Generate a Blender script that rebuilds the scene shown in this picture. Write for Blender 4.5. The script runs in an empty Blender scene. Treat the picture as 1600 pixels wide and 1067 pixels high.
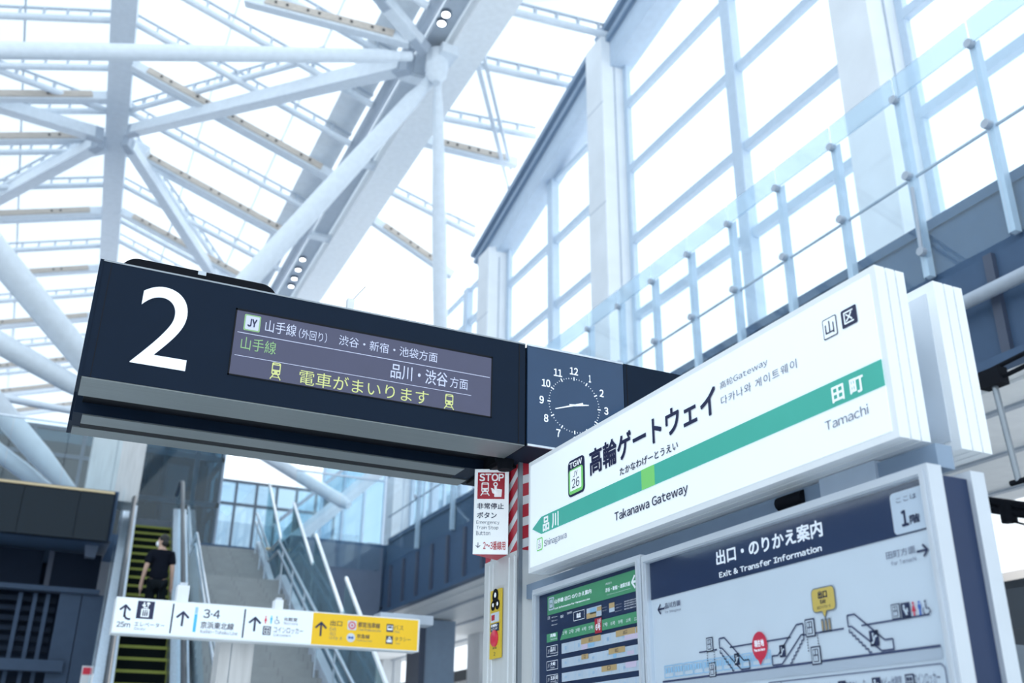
import bpy, math, random
from mathutils import Vector as V, Matrix

S = bpy.context.scene
COL = S.collection
random.seed(4)

# ------------------------------------------------------------------ camera, sky, sun, exposure
PITCH, YAW, ROLL, FPX = math.radians(23.5244), math.radians(25.0619), math.radians(.7024), 1555.56
EYE = V((0, 0, 1.6))
FWD = V((math.sin(YAW)*math.cos(PITCH), math.cos(YAW)*math.cos(PITCH), math.sin(PITCH)))
_r = V((math.cos(YAW), -math.sin(YAW), 0)); _u = _r.cross(FWD)
RGT = _r*math.cos(ROLL) + _u*math.sin(ROLL)
UPV = -_r*math.sin(ROLL) + _u*math.cos(ROLL)
cam = bpy.data.objects.new('camera', bpy.data.cameras.new('camera'))
COL.objects.link(cam)
M = Matrix((RGT, UPV, -FWD)).transposed().to_4x4(); M.translation = EYE
cam.matrix_world = M
cam.data.sensor_width = 36; cam.data.lens = 35
cam.data.clip_start = .05; cam.data.clip_end = 800
cam.data.dof.use_dof = True; cam.data.dof.focus_distance = 4.3; cam.data.dof.aperture_fstop = 2.4
S.camera = cam
S.view_settings.view_transform = 'Standard'; S.view_settings.look = 'None'
S.view_settings.gamma = 1; S.view_settings.use_curve_mapping = False
S.view_settings.exposure = 0.0

W = bpy.data.worlds.new('sky'); S.world = W; W.use_nodes = True
bg = W.node_tree.nodes['Background']
bg.inputs['Color'].default_value = (.84, .93, 1.0, 1); bg.inputs['Strength'].default_value = 1.75

def ray(px, py):
    return RGT*((px-800)/FPX) - UPV*((py-533.5)/FPX) + FWD
def on(px, py, ax, val):
    """the point of the plane ax = val that the photograph shows at (px, py)"""
    d = ray(px, py); i = 'xyz'.index(ax); t = (val-EYE[i])/d[i]
    return EYE + d*t

sun = bpy.data.objects.new('sun', bpy.data.lights.new('sun', 'SUN'))
COL.objects.link(sun)
sun.data.energy = 4.6; sun.data.color = (1, .97, .93); sun.data.angle = math.radians(1.5)
sun.rotation_euler = (ray(1450, -60)).to_track_quat('Z', 'Y').to_euler()
sun.location = (30, 20, 60)

# ------------------------------------------------------------------ materials
def srgb(*c):
    return tuple(((x/255)/12.92 if x/255 <= .04045 else ((x/255+.055)/1.055)**2.4) for x in c)
def mat(name, col, rough=.5, metal=0, emit=0, var=.04, scale=6, coat=0, stretch=None, spec=.5):
    m = bpy.data.materials.new(name); m.use_nodes = True; nt = m.node_tree
    b = nt.nodes['Principled BSDF']
    b.inputs['Roughness'].default_value = rough; b.inputs['Metallic'].default_value = metal
    b.inputs['Coat Weight'].default_value = coat; b.inputs['Coat Roughness'].default_value = .05
    b.inputs['Specular IOR Level'].default_value = spec
    tc = nt.nodes.new('ShaderNodeTexCoord'); n = nt.nodes.new('ShaderNodeTexNoise')
    n.inputs['Scale'].default_value = scale; n.inputs['Detail'].default_value = 4
    if stretch:
        mp = nt.nodes.new('ShaderNodeMapping'); mp.inputs['Scale'].default_value = stretch
        nt.links.new(tc.outputs['Object'], mp.inputs['Vector']); nt.links.new(mp.outputs[0], n.inputs['Vector'])
    else:
        nt.links.new(tc.outputs['Object'], n.inputs['Vector'])
    r = nt.nodes.new('ShaderNodeValToRGB')
    r.color_ramp.elements[0].position = .3; r.color_ramp.elements[1].position = .7
    r.color_ramp.elements[0].color = (*[max(0, c*(1-var)) for c in col], 1)
    r.color_ramp.elements[1].color = (*[min(1, c*(1+var)) for c in col], 1)
    nt.links.new(n.outputs['Fac'], r.inputs['Fac']); nt.links.new(r.outputs['Color'], b.inputs['Base Color'])
    if emit:
        nt.links.new(r.outputs['Color'], b.inputs['Emission Color']); b.inputs['Emission Strength'].default_value = emit
    return m
def glass(name, tint, reflect=.08, rough=.02, opac=0.0, body=(.5, .6, .65), k=.25):
    m = bpy.data.materials.new(name); m.use_nodes = True; nt = m.node_tree; nt.nodes.clear()
    o = nt.nodes.new('ShaderNodeOutputMaterial'); t = nt.nodes.new('ShaderNodeBsdfTransparent')
    t.inputs['Color'].default_value = (*tint, 1)
    g = nt.nodes.new('ShaderNodeBsdfGlossy'); g.inputs['Roughness'].default_value = rough
    g.inputs['Color'].default_value = (.9, .97, 1, 1)
    lw = nt.nodes.new('ShaderNodeLayerWeight'); lw.inputs['Blend'].default_value = .35
    ma = nt.nodes.new('ShaderNodeMath'); ma.operation = 'MULTIPLY_ADD'
    ma.inputs[1].default_value = k; ma.inputs[2].default_value = reflect
    nt.links.new(lw.outputs['Fresnel'], ma.inputs[0])
    mx = nt.nodes.new('ShaderNodeMixShader'); nt.links.new(ma.outputs[0], mx.inputs[0])
    base = t
    if opac:
        d = nt.nodes.new('ShaderNodeBsdfDiffuse'); d.inputs['Color'].default_value = (*body, 1)
        m2 = nt.nodes.new('ShaderNodeMixShader'); m2.inputs[0].default_value = opac
        nt.links.new(t.outputs[0], m2.inputs[1]); nt.links.new(d.outputs[0], m2.inputs[2]); base = m2
    nt.links.new(base.outputs[0], mx.inputs[1]); nt.links.new(g.outputs[0], mx.inputs[2])
    nt.links.new(mx.outputs[0], o.inputs['Surface'])
    return m
def membrane(name, col, trans=.75):
    m = bpy.data.materials.new(name); m.use_nodes = True; nt = m.node_tree; nt.nodes.clear()
    o = nt.nodes.new('ShaderNodeOutputMaterial')
    n = nt.nodes.new('ShaderNodeTexNoise'); n.inputs['Scale'].default_value = .35
    tc = nt.nodes.new('ShaderNodeTexCoord'); nt.links.new(tc.outputs['Object'], n.inputs['Vector'])
    r = nt.nodes.new('ShaderNodeValToRGB')
    r.color_ramp.elements[0].color = (*[c*.96 for c in col], 1); r.color_ramp.elements[1].color = (*col, 1)
    nt.links.new(n.outputs['Fac'], r.inputs['Fac'])
    t = nt.nodes.new('ShaderNodeBsdfTranslucent'); d = nt.nodes.new('ShaderNodeBsdfDiffuse')
    nt.links.new(r.outputs[0], t.inputs['Color']); nt.links.new(r.outputs[0], d.inputs['Color'])
    mx = nt.nodes.new('ShaderNodeMixShader'); mx.inputs[0].default_value = 1-trans
    nt.links.new(t.outputs[0], mx.inputs[1]); nt.links.new(d.outputs[0], mx.inputs[2])
    nt.links.new(mx.outputs[0], o.inputs['Surface'])
    return m

MT = dict(
 steel=mat('white_painted_steel', (.74, .80, .86), .45),
 steel_glare=mat('glare_lightened_steel', (.90, .93, .95), .45),  # the same white steel, lightened in colour for the sun glare
 steel_mid=mat('mid_grey_steel', (.50, .56, .63), .5),
 steel_grey=mat('grey_painted_steel', (.42, .48, .56), .5),
 steel_dark=mat('dark_painted_steel', (.10, .13, .17), .5),
 timber=mat('cedar_strip', (.56, .50, .44), .6, var=.12, scale=3, stretch=(1, 8, 8)),
 bolt=mat('dark_bolt', (.05, .05, .06), .4, .6),
 membrane=membrane('roof_membrane', (.70, .77, .83), .6),
 seam=mat('membrane_seam', (.62, .68, .74), .6),
 concrete=mat('white_precast_panel', (.80, .83, .86), .6, var=.05, scale=1.2),
 wallframe=mat('blue_grey_mullion', (.54, .65, .77), .4),  # paled in colour for the sun glare at right
 eave=mat('blue_grey_eave', (.25, .34, .46), .5),
 eave_l=mat('pale_eave', (.50, .60, .72), .5),
 glass=glass('clear_glass', (.985, .995, 1), .015, k=.10),
 rail_glass=glass('balustrade_glass', (.92, .97, .99), .03, k=.15),
 gallery_glass=glass('gallery_glass', (.95, .985, 1), .015, k=.08),
 stair_glass=glass('stair_glass', (.70, .82, .85), .05, opac=.08, body=(.35, .48, .52), k=.15),
 cover=glass('poster_cover_glass', (.97, .985, 1), .02, k=.05, rough=.05),
 reflection_glass=glass('painted_reflection_glass', (.90, .96, 1), .03, opac=.30, body=(.72, .82, .92), k=.1),  # opaque tint paints the reflection along the balustrade top
 teal_glass=glass('teal_glass', (.42, .55, .62), .035, opac=.15, body=(.06, .10, .13), k=.08),
 dark_teal=glass('dark_teal_glass', (.22, .32, .38), .035, opac=.3, body=(.03, .055, .075), k=.08),
 pale_glass=glass('pale_glass', (.62, .74, .82), .10, opac=.1, body=(.4, .5, .58), k=.2),
 dark_glass=glass('dark_tinted_glass', (.08, .12, .16), .012, opac=.8, body=(.012, .022, .034), k=.03),
 fascia=mat('blue_grey_fascia', (.068, .118, .205), .5, spec=.2),  # blue lifted partway toward the sun-glare veil
 fascia_rib=mat('fascia_rib', (.06, .08, .13), .5),
 soffit=mat('white_soffit_panel', (.93, .95, .97), .5),
 black=mat('black_sign_casing', (.008, .017, .035), .5, coat=.0, var=.03, spec=.08),
 blackgap=mat('black_recess', (.004, .006, .010), .6, spec=.2),
 silver=mat('brushed_silver_strip', (.20, .23, .24), .38, .55, stretch=(.5, 40, 40), var=.06),
 screen=mat('dark_led_screen', (.030, .034, .082), .08, coat=.3, emit=.4),  # black screen tinted blue for the ceiling's reflection
 led_white=mat('white_led_text', (.48, .52, .68), .5, emit=.35, var=.01),
 led_green=mat('green_led_text', (.20, .36, .17), .5, emit=.45, var=.01),
 led_yellow=mat('yellow_led_text', (.46, .50, .20), .5, emit=.5, var=.01),
 num_white=mat('lit_white_numeral', (.80, .87, .95), .5, emit=.30, var=.01),
 clockglass=mat('dark_blue_clock_glass', (.020, .058, .13), .06, coat=.1, spec=.3),
 signface=mat('backlit_white_acrylic', (.82, .90, .95), .4, emit=.32, var=.008, spec=.2),
 signbody=mat('white_sign_casing', (.88, .92, .95), .4, var=.02),
 green=mat('backlit_green_band', srgb(70, 164, 150), .45, emit=.33, var=.02, spec=.2),
 lime=mat('backlit_light_green', srgb(118, 196, 112), .4, emit=.35, var=.02),
 ink=mat('navy_black_ink', srgb(32, 40, 78), .5, var=.02),
 inkm=mat('slate_ink', srgb(62, 72, 108), .5, var=.02),
 inkl=mat('grey_ink', srgb(92, 100, 128), .5, var=.02),
 white_ink=mat('white_print', (.88, .92, .96), .5, emit=.25, var=.01),  # glows a little, on the unlit boards too
 frame=mat('pale_grey_board_frame', (.62, .68, .75), .4, .2, var=.03),
 poster=mat('pale_poster', (.70, .77, .83), .5, emit=.06, var=.015, spec=.2),  # faint glow added; the board itself is unlit
 posternavy=mat('navy_poster', (.026, .045, .105), .4, var=.03, spec=.2),
 postergreen=mat('green_poster', srgb(92, 168, 122), .45, spec=.2),
 posterwhite=mat('white_poster_cell', (.68, .76, .84), .45, spec=.2),
 tan=mat('tan_poster_cell', srgb(205, 175, 125), .3, emit=.08),  # this and the next two cells glow faintly on an unlit poster
 pink=mat('pale_pink_cell', srgb(225, 210, 230), .3, emit=.08),
 sky=mat('pale_blue_cell', srgb(160, 205, 235), .3, emit=.08),
 red=mat('red_print', srgb(196, 42, 62), .4),
 redl=mat('red_map_pin', srgb(214, 46, 72), .4, emit=.1),  # slight added glow, also on the unlit board
 yellow=mat('yellow_sign_acrylic', srgb(226, 184, 24), .4, emit=.28, var=.02),
 yellowp=mat('yellow_plate', srgb(232, 200, 60), .4),
 bubble=mat('yellow_bubble', srgb(226, 196, 96), .4, emit=.05),  # faint glow added to unlit print
 cyan=mat('sky_blue_bar', srgb(70, 175, 225), .4, emit=.3),
 bluep=mat('blue_print', srgb(70, 110, 190), .4),
 pillar=mat('off_white_pillar_panel', (.66, .69, .70), .5, var=.05, scale=4, stretch=(3, 3, .4)),
 trim=mat('grey_metal_edge', (.28, .32, .36), .35, .6),
 woodpanel=mat('pale_wood_grain_panel', (.62, .62, .62), .55, var=.10, scale=3, stretch=(5, 5, .5)),
 tile=None, brownwood=mat('brown_wood', (.30, .24, .20), .6, var=.1, stretch=(1, 1, 8)),
 floor=mat('grey_platform_floor', (.62, .64, .65), .5),  # albedo raised to bounce light onto the soffit
 ground=mat('pale_trackbed', (.74, .76, .78), .9, var=.10, scale=2),  # paled to throw light up under the gallery
 stepblk=mat('black_escalator_step', (.005, .008, .009), .7, spec=.04),
 stepyel=mat('yellow_step_edge', (.22, .25, .03), .6),
 room=mat('blue_grey_room_panel', (.060, .092, .15), .6, spec=.15), room_dark=mat('dark_room_slat', (.018, .028, .048), .7, spec=.08),  # room panel darkened in colour for the shade under the concourse
 handrail=mat('dark_handrail', (.03, .035, .045), .4),
 inox=mat('brushed_stainless', (.55, .62, .70), .28, .85, stretch=(6, .6, 6), var=.1),
 brass=mat('warm_gold_edge', (.55, .45, .28), .4, .4),
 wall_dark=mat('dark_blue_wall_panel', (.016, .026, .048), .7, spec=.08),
 wall_mid=mat('blue_grey_wall_panel', (.13, .17, .25), .6),
 led=mat('ceiling_downlight_lens', (.95, .97, 1), .4, emit=5),
 skin=mat('skin', (.55, .36, .28), .6), hair=mat('black_hair', (.012, .011, .012), .6),
 cloth=mat('black_cloth', (.005, .007, .014), .85, spec=.1), trousers=mat('dark_trousers', (.006, .009, .012), .85, spec=.1),
 mask=mat('white_face_mask', (.85, .88, .92), .8), sole=mat('grey_shoe', (.12, .12, .13), .7),
 train=mat('silver_train_body', (.35, .40, .46), .35, .5), train_roof=mat('dark_train_roof', (.035, .045, .06), .6),
 train_green=mat('train_green_stripe', (.15, .45, .2), .4), train_win=mat('dark_train_window', (.02, .03, .04), .1),
 rubber=mat('black_rubber', (.007, .009, .014), .7, spec=.1),
)
def tile_mat():
    m = mat('grey_stair_tile', (.31, .33, .34), .5, var=.06, scale=5); nt = m.node_tree
    b = nt.nodes['Principled BSDF']; src = b.inputs['Base Color'].links[0].from_socket
    tc = nt.nodes.new('ShaderNodeTexCoord'); sp = nt.nodes.new('ShaderNodeSeparateXYZ')
    nt.links.new(tc.outputs['Object'], sp.inputs[0])
    f = nt.nodes.new('ShaderNodeMath'); f.operation = 'MULTIPLY'; f.inputs[1].default_value = 1/.55
    g = nt.nodes.new('ShaderNodeMath'); g.operation = 'FRACT'
    h = nt.nodes.new('ShaderNodeMath'); h.operation = 'LESS_THAN'; h.inputs[1].default_value = .03
    nt.links.new(sp.outputs['X'], f.inputs[0]); nt.links.new(f.outputs[0], g.inputs[0]); nt.links.new(g.outputs[0], h.inputs[0])
    mx = nt.nodes.new('ShaderNodeMix'); mx.data_type = 'RGBA'
    nt.links.new(h.outputs[0], mx.inputs['Factor']); nt.links.new(src, mx.inputs['A'])
    mx.inputs['B'].default_value = (.24, .25, .26, 1)
    nt.links.new(mx.outputs['Result'], b.inputs['Base Color'])
    return m
MT['tile'] = tile_mat()

# ------------------------------------------------------------------ mesh helpers
class Fr:
    """a flat frame: origin, right, up; normal points to the viewer's side"""
    def __init__(s, o, u, v):
        s.o = V(o); s.u = V(u).normalized(); s.v = V(v).normalized(); s.n = s.u.cross(s.v)
    def P(s, a, b, c=0): return s.o + s.u*a + s.v*b + s.n*c
    def uv(s, px, py):
        d = ray(px, py); t = (s.o-EYE).dot(s.n)/d.dot(s.n); q = EYE + d*t - s.o
        return q.dot(s.u), q.dot(s.v)
GL = {}
def glyph(txt, res):
    c = bpy.data.curves.new('text', 'FONT'); c.body = txt; c.size = 1; c.resolution_u = res
    o = bpy.data.objects.new('text', c); COL.objects.link(o)
    me = bpy.data.meshes.new_from_object(o.evaluated_get(bpy.context.evaluated_depsgraph_get()))
    vs = [v.co.copy() for v in me.vertices]; fs = [tuple(p.vertices) for p in me.polygons]
    bpy.data.objects.remove(o); bpy.data.curves.remove(c); bpy.data.meshes.remove(me)
    return vs, fs
def glyphs(txt, plain=False):
    """the outlines of a line of writing; latin letters take the grotesque full-width forms, set close"""
    if plain: return glyph(txt, 12)
    V_, F_ = [], []; x = 0; res = 10 if len(txt) < 4 else 4
    for ch in txt:
        if ch == ' ': x += .30; continue
        asc = 33 <= ord(ch) < 127
        key = (chr(ord(ch)+0xFEE0) if asc and ch != '·' else ch, res)
        if key not in GL: GL[key] = glyph(*key)
        vs, fs = GL[key]; n = len(V_)
        if asc or ch == '·':
            a = min(v.x for v in vs); b = max(v.x for v in vs); off = x+.045-a; adv = b-a+.09
        else: off = x; adv = 1.0
        V_ += [V((v.x+off, v.y, 0)) for v in vs]; F_ += [tuple(i+n for i in f) for f in fs]; x += adv
    return V_, F_
class MB:
    def __init__(s): s.v = []; s.f = []; s.m = []; s.mi = 0; s.sm = []
    def face(s, pts, smooth=False):
        n = len(s.v); s.v += [V(p) for p in pts]; s.f.append(tuple(range(n, n+len(pts)))); s.m.append(s.mi); s.sm.append(smooth); return s
    def mesh(s, vs, fs, smooth=False):
        n = len(s.v); s.v += [V(p) for p in vs]
        for f in fs: s.f.append(tuple(i+n for i in f)); s.m.append(s.mi); s.sm.append(smooth)
        return s
    def hexa(s, p):   # 8 points: 0-3 bottom ring, 4-7 top ring
        return s.mesh(p, [(3, 2, 1, 0), (4, 5, 6, 7), (0, 1, 5, 4), (1, 2, 6, 5), (2, 3, 7, 6), (3, 0, 4, 7)])
    def box(s, a, b):
        x0, y0, z0 = a; x1, y1, z1 = b
        if x0 > x1: x0, x1 = x1, x0
        if y0 > y1: y0, y1 = y1, y0
        if z0 > z1: z0, z1 = z1, z0
        return s.hexa([(x0, y0, z0), (x1, y0, z0), (x1, y1, z0), (x0, y1, z0), (x0, y0, z1), (x1, y0, z1), (x1, y1, z1), (x0, y1, z1)])
    def fbox(s, fr, u0, v0, u1, v1, c0, c1):
        P = fr.P
        if u0 > u1: u0, u1 = u1, u0
        if v0 > v1: v0, v1 = v1, v0
        if c0 > c1: c0, c1 = c1, c0
        return s.hexa([P(u0, v0, c0), P(u1, v0, c0), P(u1, v1, c0), P(u0, v1, c0), P(u0, v0, c1), P(u1, v0, c1), P(u1, v1, c1), P(u0, v1, c1)])
    def bar(s, a, b, w, h, up=(0, 0, 1), w2=None, h2=None):
        a, b = V(a), V(b); d = (b-a).normalized(); r = d.cross(V(up)).normalized(); t = r.cross(d)
        w2 = w if w2 is None else w2; h2 = h if h2 is None else h2
        q = [(-1, -1), (1, -1), (1, 1), (-1, 1)]
        return s.hexa([a+r*(i*w/2)+t*(j*h/2) for i, j in q] + [b+r*(i*w2/2)+t*(j*h2/2) for i, j in q])
    def tube(s, pts, rad, n=16, cap=True):
        pts = [V(p) for p in pts]; k = len(pts)
        rad = [rad]*k if not hasattr(rad, '__len__') else rad
        vs = []; fs = []; prev = None
        for i, p in enumerate(pts):
            d = (pts[min(i+1, k-1)]-pts[max(i-1, 0)]).normalized()
            up = prev if prev is not None else (V((0, 0, 1)) if abs(d.z) < .9 else V((1, 0, 0)))
            r = d.cross(up).normalized(); t = r.cross(d); prev = t
            vs += [p+(r*math.cos(2*math.pi*j/n)+t*math.sin(2*math.pi*j/n))*rad[i] for j in range(n)]
        for i in range(k-1):
            for j in range(n):
                fs.append((i*n+j, i*n+(j+1) % n, (i+1)*n+(j+1) % n, (i+1)*n+j))
        s.mesh(vs, fs, True)
        if cap:
            s.face(vs[:n][::-1]); s.face(vs[-n:])
        return s
    def poly(s, fr, pts, c=.002, th=0):
        """a flat outline on a frame; with th it is a slab from c-th to c"""
        if th:
            n = len(pts); top = [fr.P(a, b, c) for a, b in pts]; bot = [fr.P(a, b, c-th) for a, b in pts]
            s.face(top); s.face(bot[::-1])
            for i in range(n):
                j = (i+1) % n; s.face([bot[i], bot[j], top[j], top[i]])
            return s
        return s.face([fr.P(a, b, c) for a, b in pts])
    def rect(s, fr, u0, v0, u1, v1, c=.002): 
        if u0 > u1: u0, u1 = u1, u0
        if v0 > v1: v0, v1 = v1, v0
        return s.poly(fr, [(u0, v0), (u1, v0), (u1, v1), (u0, v1)], c)
    def line(s, fr, p, q, w, c=.002):
        p, q = V((*p, 0)), V((*q, 0)); d = (q-p).normalized(); n = V((-d.y, d.x, 0))*w/2
        return s.poly(fr, [(x.x, x.y) for x in (p-n, q-n, q+n, p+n)], c)
    def pline(s, fr, pts, w, c=.002):
        for i in range(len(pts)-1): s.line(fr, pts[i], pts[i+1], w, c)
        return s
    def disc(s, fr, u, v, r, c=.002, n=24, ry=None):
        ry = ry or r
        return s.poly(fr, [(u+r*math.cos(2*math.pi*i/n), v+ry*math.sin(2*math.pi*i/n)) for i in range(n)], c)
    def text(s, fr, txt, u0, v0, u1, v1, c=.002, bold=.008, plain=False):
        vs, fs = glyphs(txt, plain)
        x0 = min(v.x for v in vs); x1 = max(v.x for v in vs); y0 = min(v.y for v in vs); y1 = max(v.y for v in vs)
        kx = (u1-u0)/(x1-x0); ky = (v1-v0)/max(y1-y0, 1e-6)
        bold = min(bold, .024)
        for k, (dx, dy) in enumerate([(0, 0)] if bold < .006 else [(-bold, -bold), (bold, -bold), (bold, bold), (-bold, bold)]):
            s.mesh([fr.P(u0+(v.x-x0)*kx+dx*ky, v0+(v.y-y0+dy)*ky, c+k*.0003) for v in vs], fs)
        return s
    def tpx(s, fr, txt, lb, rt, c=.002, bold=.008):
        """text filling the box whose left-bottom and right-top corners stand at these points of the photograph"""
        a = fr.uv(*lb); b = fr.uv(*rt); s.text(fr, txt, a[0], a[1], b[0], b[1], c, bold); return s.cut()
    def cut(s):
        s.cuts = getattr(s, 'cuts', []) + [len(s.f)]; return s
    def build(s, name, mats, parent=None, smooth=None):
        if not isinstance(mats, (list, tuple)): mats = [mats]
        if len(getattr(s, 'cuts', [])) > 1:      # several lines of writing: each becomes a part of its own
            prev = 0; o = None
            ends = s.cuts + ([len(s.f)] if s.cuts[-1] < len(s.f) else [])
            for e in ends:
                k = MB(); used = sorted({i for f in s.f[prev:e] for i in f}); ix = {i: j for j, i in enumerate(used)}
                k.v = [s.v[i] for i in used]; k.f = [tuple(ix[i] for i in f) for f in s.f[prev:e]]; k.m = s.m[prev:e]; k.sm = s.sm[prev:e]
                o = k.build(name, mats, parent); prev = e
            return o
        off = V((0, 0, 0)); p = parent
        while p is not None: off += p.location; p = p.parent
        me = bpy.data.meshes.new(name)
        me.from_pydata([tuple(v-off) for v in s.v], [], s.f); 
        for m in mats: me.materials.append(MT[m] if isinstance(m, str) else m)
        for i, p in enumerate(me.polygons): p.material_index = s.m[i]; p.use_smooth = s.sm[i]
        me.update()
        o = bpy.data.objects.new(name, me); COL.objects.link(o)
        if parent is not None: o.parent = parent
        return o
def rrect(u0, v0, u1, v1, r, n=5):
    if u0 > u1: u0, u1 = u1, u0
    if v0 > v1: v0, v1 = v1, v0
    out = []
    for cx, cy, a in ((u1-r, v0+r, -90), (u1-r, v1-r, 0), (u0+r, v1-r, 90), (u0+r, v0+r, 180)):
        for i in range(n+1):
            t = math.radians(a+90*i/n); out.append((cx+r*math.cos(t), cy+r*math.sin(t)))
    return out
def tag(o, label, cat, group=None, kind=None):
    o['label'] = label; o['category'] = cat
    if group: o['group'] = group
    if kind: o['kind'] = kind
    return o
def thing(name, loc, label, cat, group=None):
    o = bpy.data.objects.new(name, None); COL.objects.link(o); o.location = V(loc); o.empty_display_size = .2
    return tag(o, label, cat, group)
def structure(o, label=None, cat=None):
    o['kind'] = 'structure'
    if label: o['label'] = label
    if cat: o['category'] = cat
    return o
ORD = ['first', 'second', 'third', 'fourth', 'fifth', 'sixth', 'seventh', 'eighth', 'ninth', 'tenth', 'eleventh', 'twelfth', 'thirteenth', 'fourteenth', 'fifteenth', 'sixteenth']

# ------------------------------------------------------------------ setting: floor, ground, concourse, roof, glass wall
structure(MB().box((-14, -12, -.3), (3.9, 62, 0)).build('floor', 'floor'), 'grey platform floor', 'floor')
structure(MB().box((-40, -40, -1.5), (90, 120, -1.2)).build('floor_trackbed', 'ground'), 'pale ground of the track bed', 'ground')

structure(MB().box((-16.3, -14, -1.2), (-16, 62, 8.5)).build('wall_ambient_block', 'wall_mid'), 'blue-grey unseen wall added on the left to cut ambient light', 'wall')  # added out of view to hold back ambient light from the left
FZ = 7.0          # concourse level
XR = 8.0          # inner edge of the gallery on the right
ANG = math.radians(3.78)
ESC = V((2.24, 24.6, FZ))
EU = V((math.cos(ANG), -math.sin(ANG), 0)); EV = V((math.sin(ANG), math.cos(ANG), 0))
def E(x, y, z=0): return ESC + EU*x + EV*y + V((0, 0, z))

# concourse slabs (upper floor)
m = MB()
m.box((-14, 22.2, 5.95), (1.25, 60, FZ))
m.box((1.25, 26.6, 6.3), (5.5, 60, FZ))
m.box((5.5, 24.6, 5.45), (12.6, 60, FZ))
m.box((XR, -6, 5.4), (12.6, 24.6, FZ))
structure(m.build('floor_concourse', 'fascia'), 'concourse floor slab around the void', 'floor')
m = MB()
m.box((XR+.02, -6, 5.25), (12.3, 62, 5.38))
m.box((XR+.4, -6, 5.22), (12.2, 62, 5.26))
o = m.build('ceiling_soffit', 'soffit'); structure(o, 'white soffit under the right gallery', 'ceiling')
for x in (8.9, 10.2, 11.6): MB().box((x, -6, 5.19), (x+.09, 60, 5.235)).build('joint_strip', 'steel_grey', o)
# fascia of the gallery: dark ribbed panels
m = MB().box((XR-.05, -6, 5.30), (XR, 24.5, 6.38))
y = -5.6
while y < 24.3:
    m.mi = 1; m.box((XR-.11, y, 5.3), (XR-.05, y+.10, 6.36)); y += .95
m.mi = 0; m.box((XR-.16, -6, 5.20), (XR+.02, 24.5, 5.30))
structure(m.build('wall_gallery', ['fascia', 'fascia_rib']), 'dark ribbed fascia along the right gallery edge', 'wall')
m = MB().box((5.5, 24.5, 5.40), (XR-.11, 24.6, 6.9)); m.mi = 1
for x in (5.5, 6.35, 7.2): m.box((x, 24.46, 3.2), (x+.05, 24.5, 5.4))
m.mi = 0; m.box((5.5, 24.5, 3.0), (XR-.11, 24.6, 5.4))
structure(m.build('wall_back', ['wall_mid', 'fascia_rib']), 'blue-grey panel wall right of the stairs', 'wall')
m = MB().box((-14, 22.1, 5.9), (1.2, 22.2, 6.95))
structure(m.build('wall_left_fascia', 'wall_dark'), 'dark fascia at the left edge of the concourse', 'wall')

# pipe along the gallery and its small hangers
t = thing('conduit_pipe', (XR-.2, -5, 5.9), 'long pale conduit pipe along the gallery fascia at right', 'pipe')
MB().tube([(XR-.22, -5, 5.92), (XR-.22, 14, 5.92)], .07, 12).build('pipe', 'steel_grey', t)
for y in (4.3, 6.6, 8.9, 11.2): MB().box((XR-.30, y, 5.85), (XR-.11, y+.06, 6.0)).build('clip', 'steel_grey', t)

# --- roof: ridge girder on the left, main girder in the middle, eave on the right wall
XW = 12.0
RZ = 22.3
def xl(y): return -.72 + .0604*(y-25.3)
def zc(y): return 20.3
def xc(y): return 7.0
Y0, Y1 = -14., 75.
def zw(y): return max(18.2, min(23.2, 19.2 + (27.9-y)*.30))
m = MB(); N = 24
for i in range(N):
    a = Y0+(Y1-Y0)*i/N; b = Y0+(Y1-Y0)*(i+1)/N
    up = .75
    for fx0, fz0, fx1, fz1 in ((lambda y: -16, lambda y: RZ-.296*(16+xl(y)), xl, lambda y: RZ), (xl, lambda y: RZ, lambda y: 7.0, lambda y: 19.9), (lambda y: 7.0, lambda y: 19.9, lambda y: 8.8, lambda y: 20.1), (lambda y: 8.8, lambda y: 20.1, lambda y: XW, zw)):
        m.face([(fx0(a), a, fz0(a)+up), (fx0(b), b, fz0(b)+up), (fx1(b), b, fz1(b)+up), (fx1(a), a, fz1(a)+up)], True)
roof = structure(m.build('ceiling', 'membrane'), 'white translucent membrane roof', 'ceiling')
for x in (-3.3, -7.5):
    MB().bar((x, Y0, RZ-.296*(-x-.5)+.70), (x, Y1, RZ-.296*(-x+1)+.70), .06, .03).build('seam', 'seam', roof)
for x in (2.4, 4.9):
    MB().bar((x, Y0, RZ-.333*(x+.3)+.68), (x, Y1, RZ-.333*(x-.6)+.68), .05, .03).build('seam', 'seam', roof)

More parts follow.
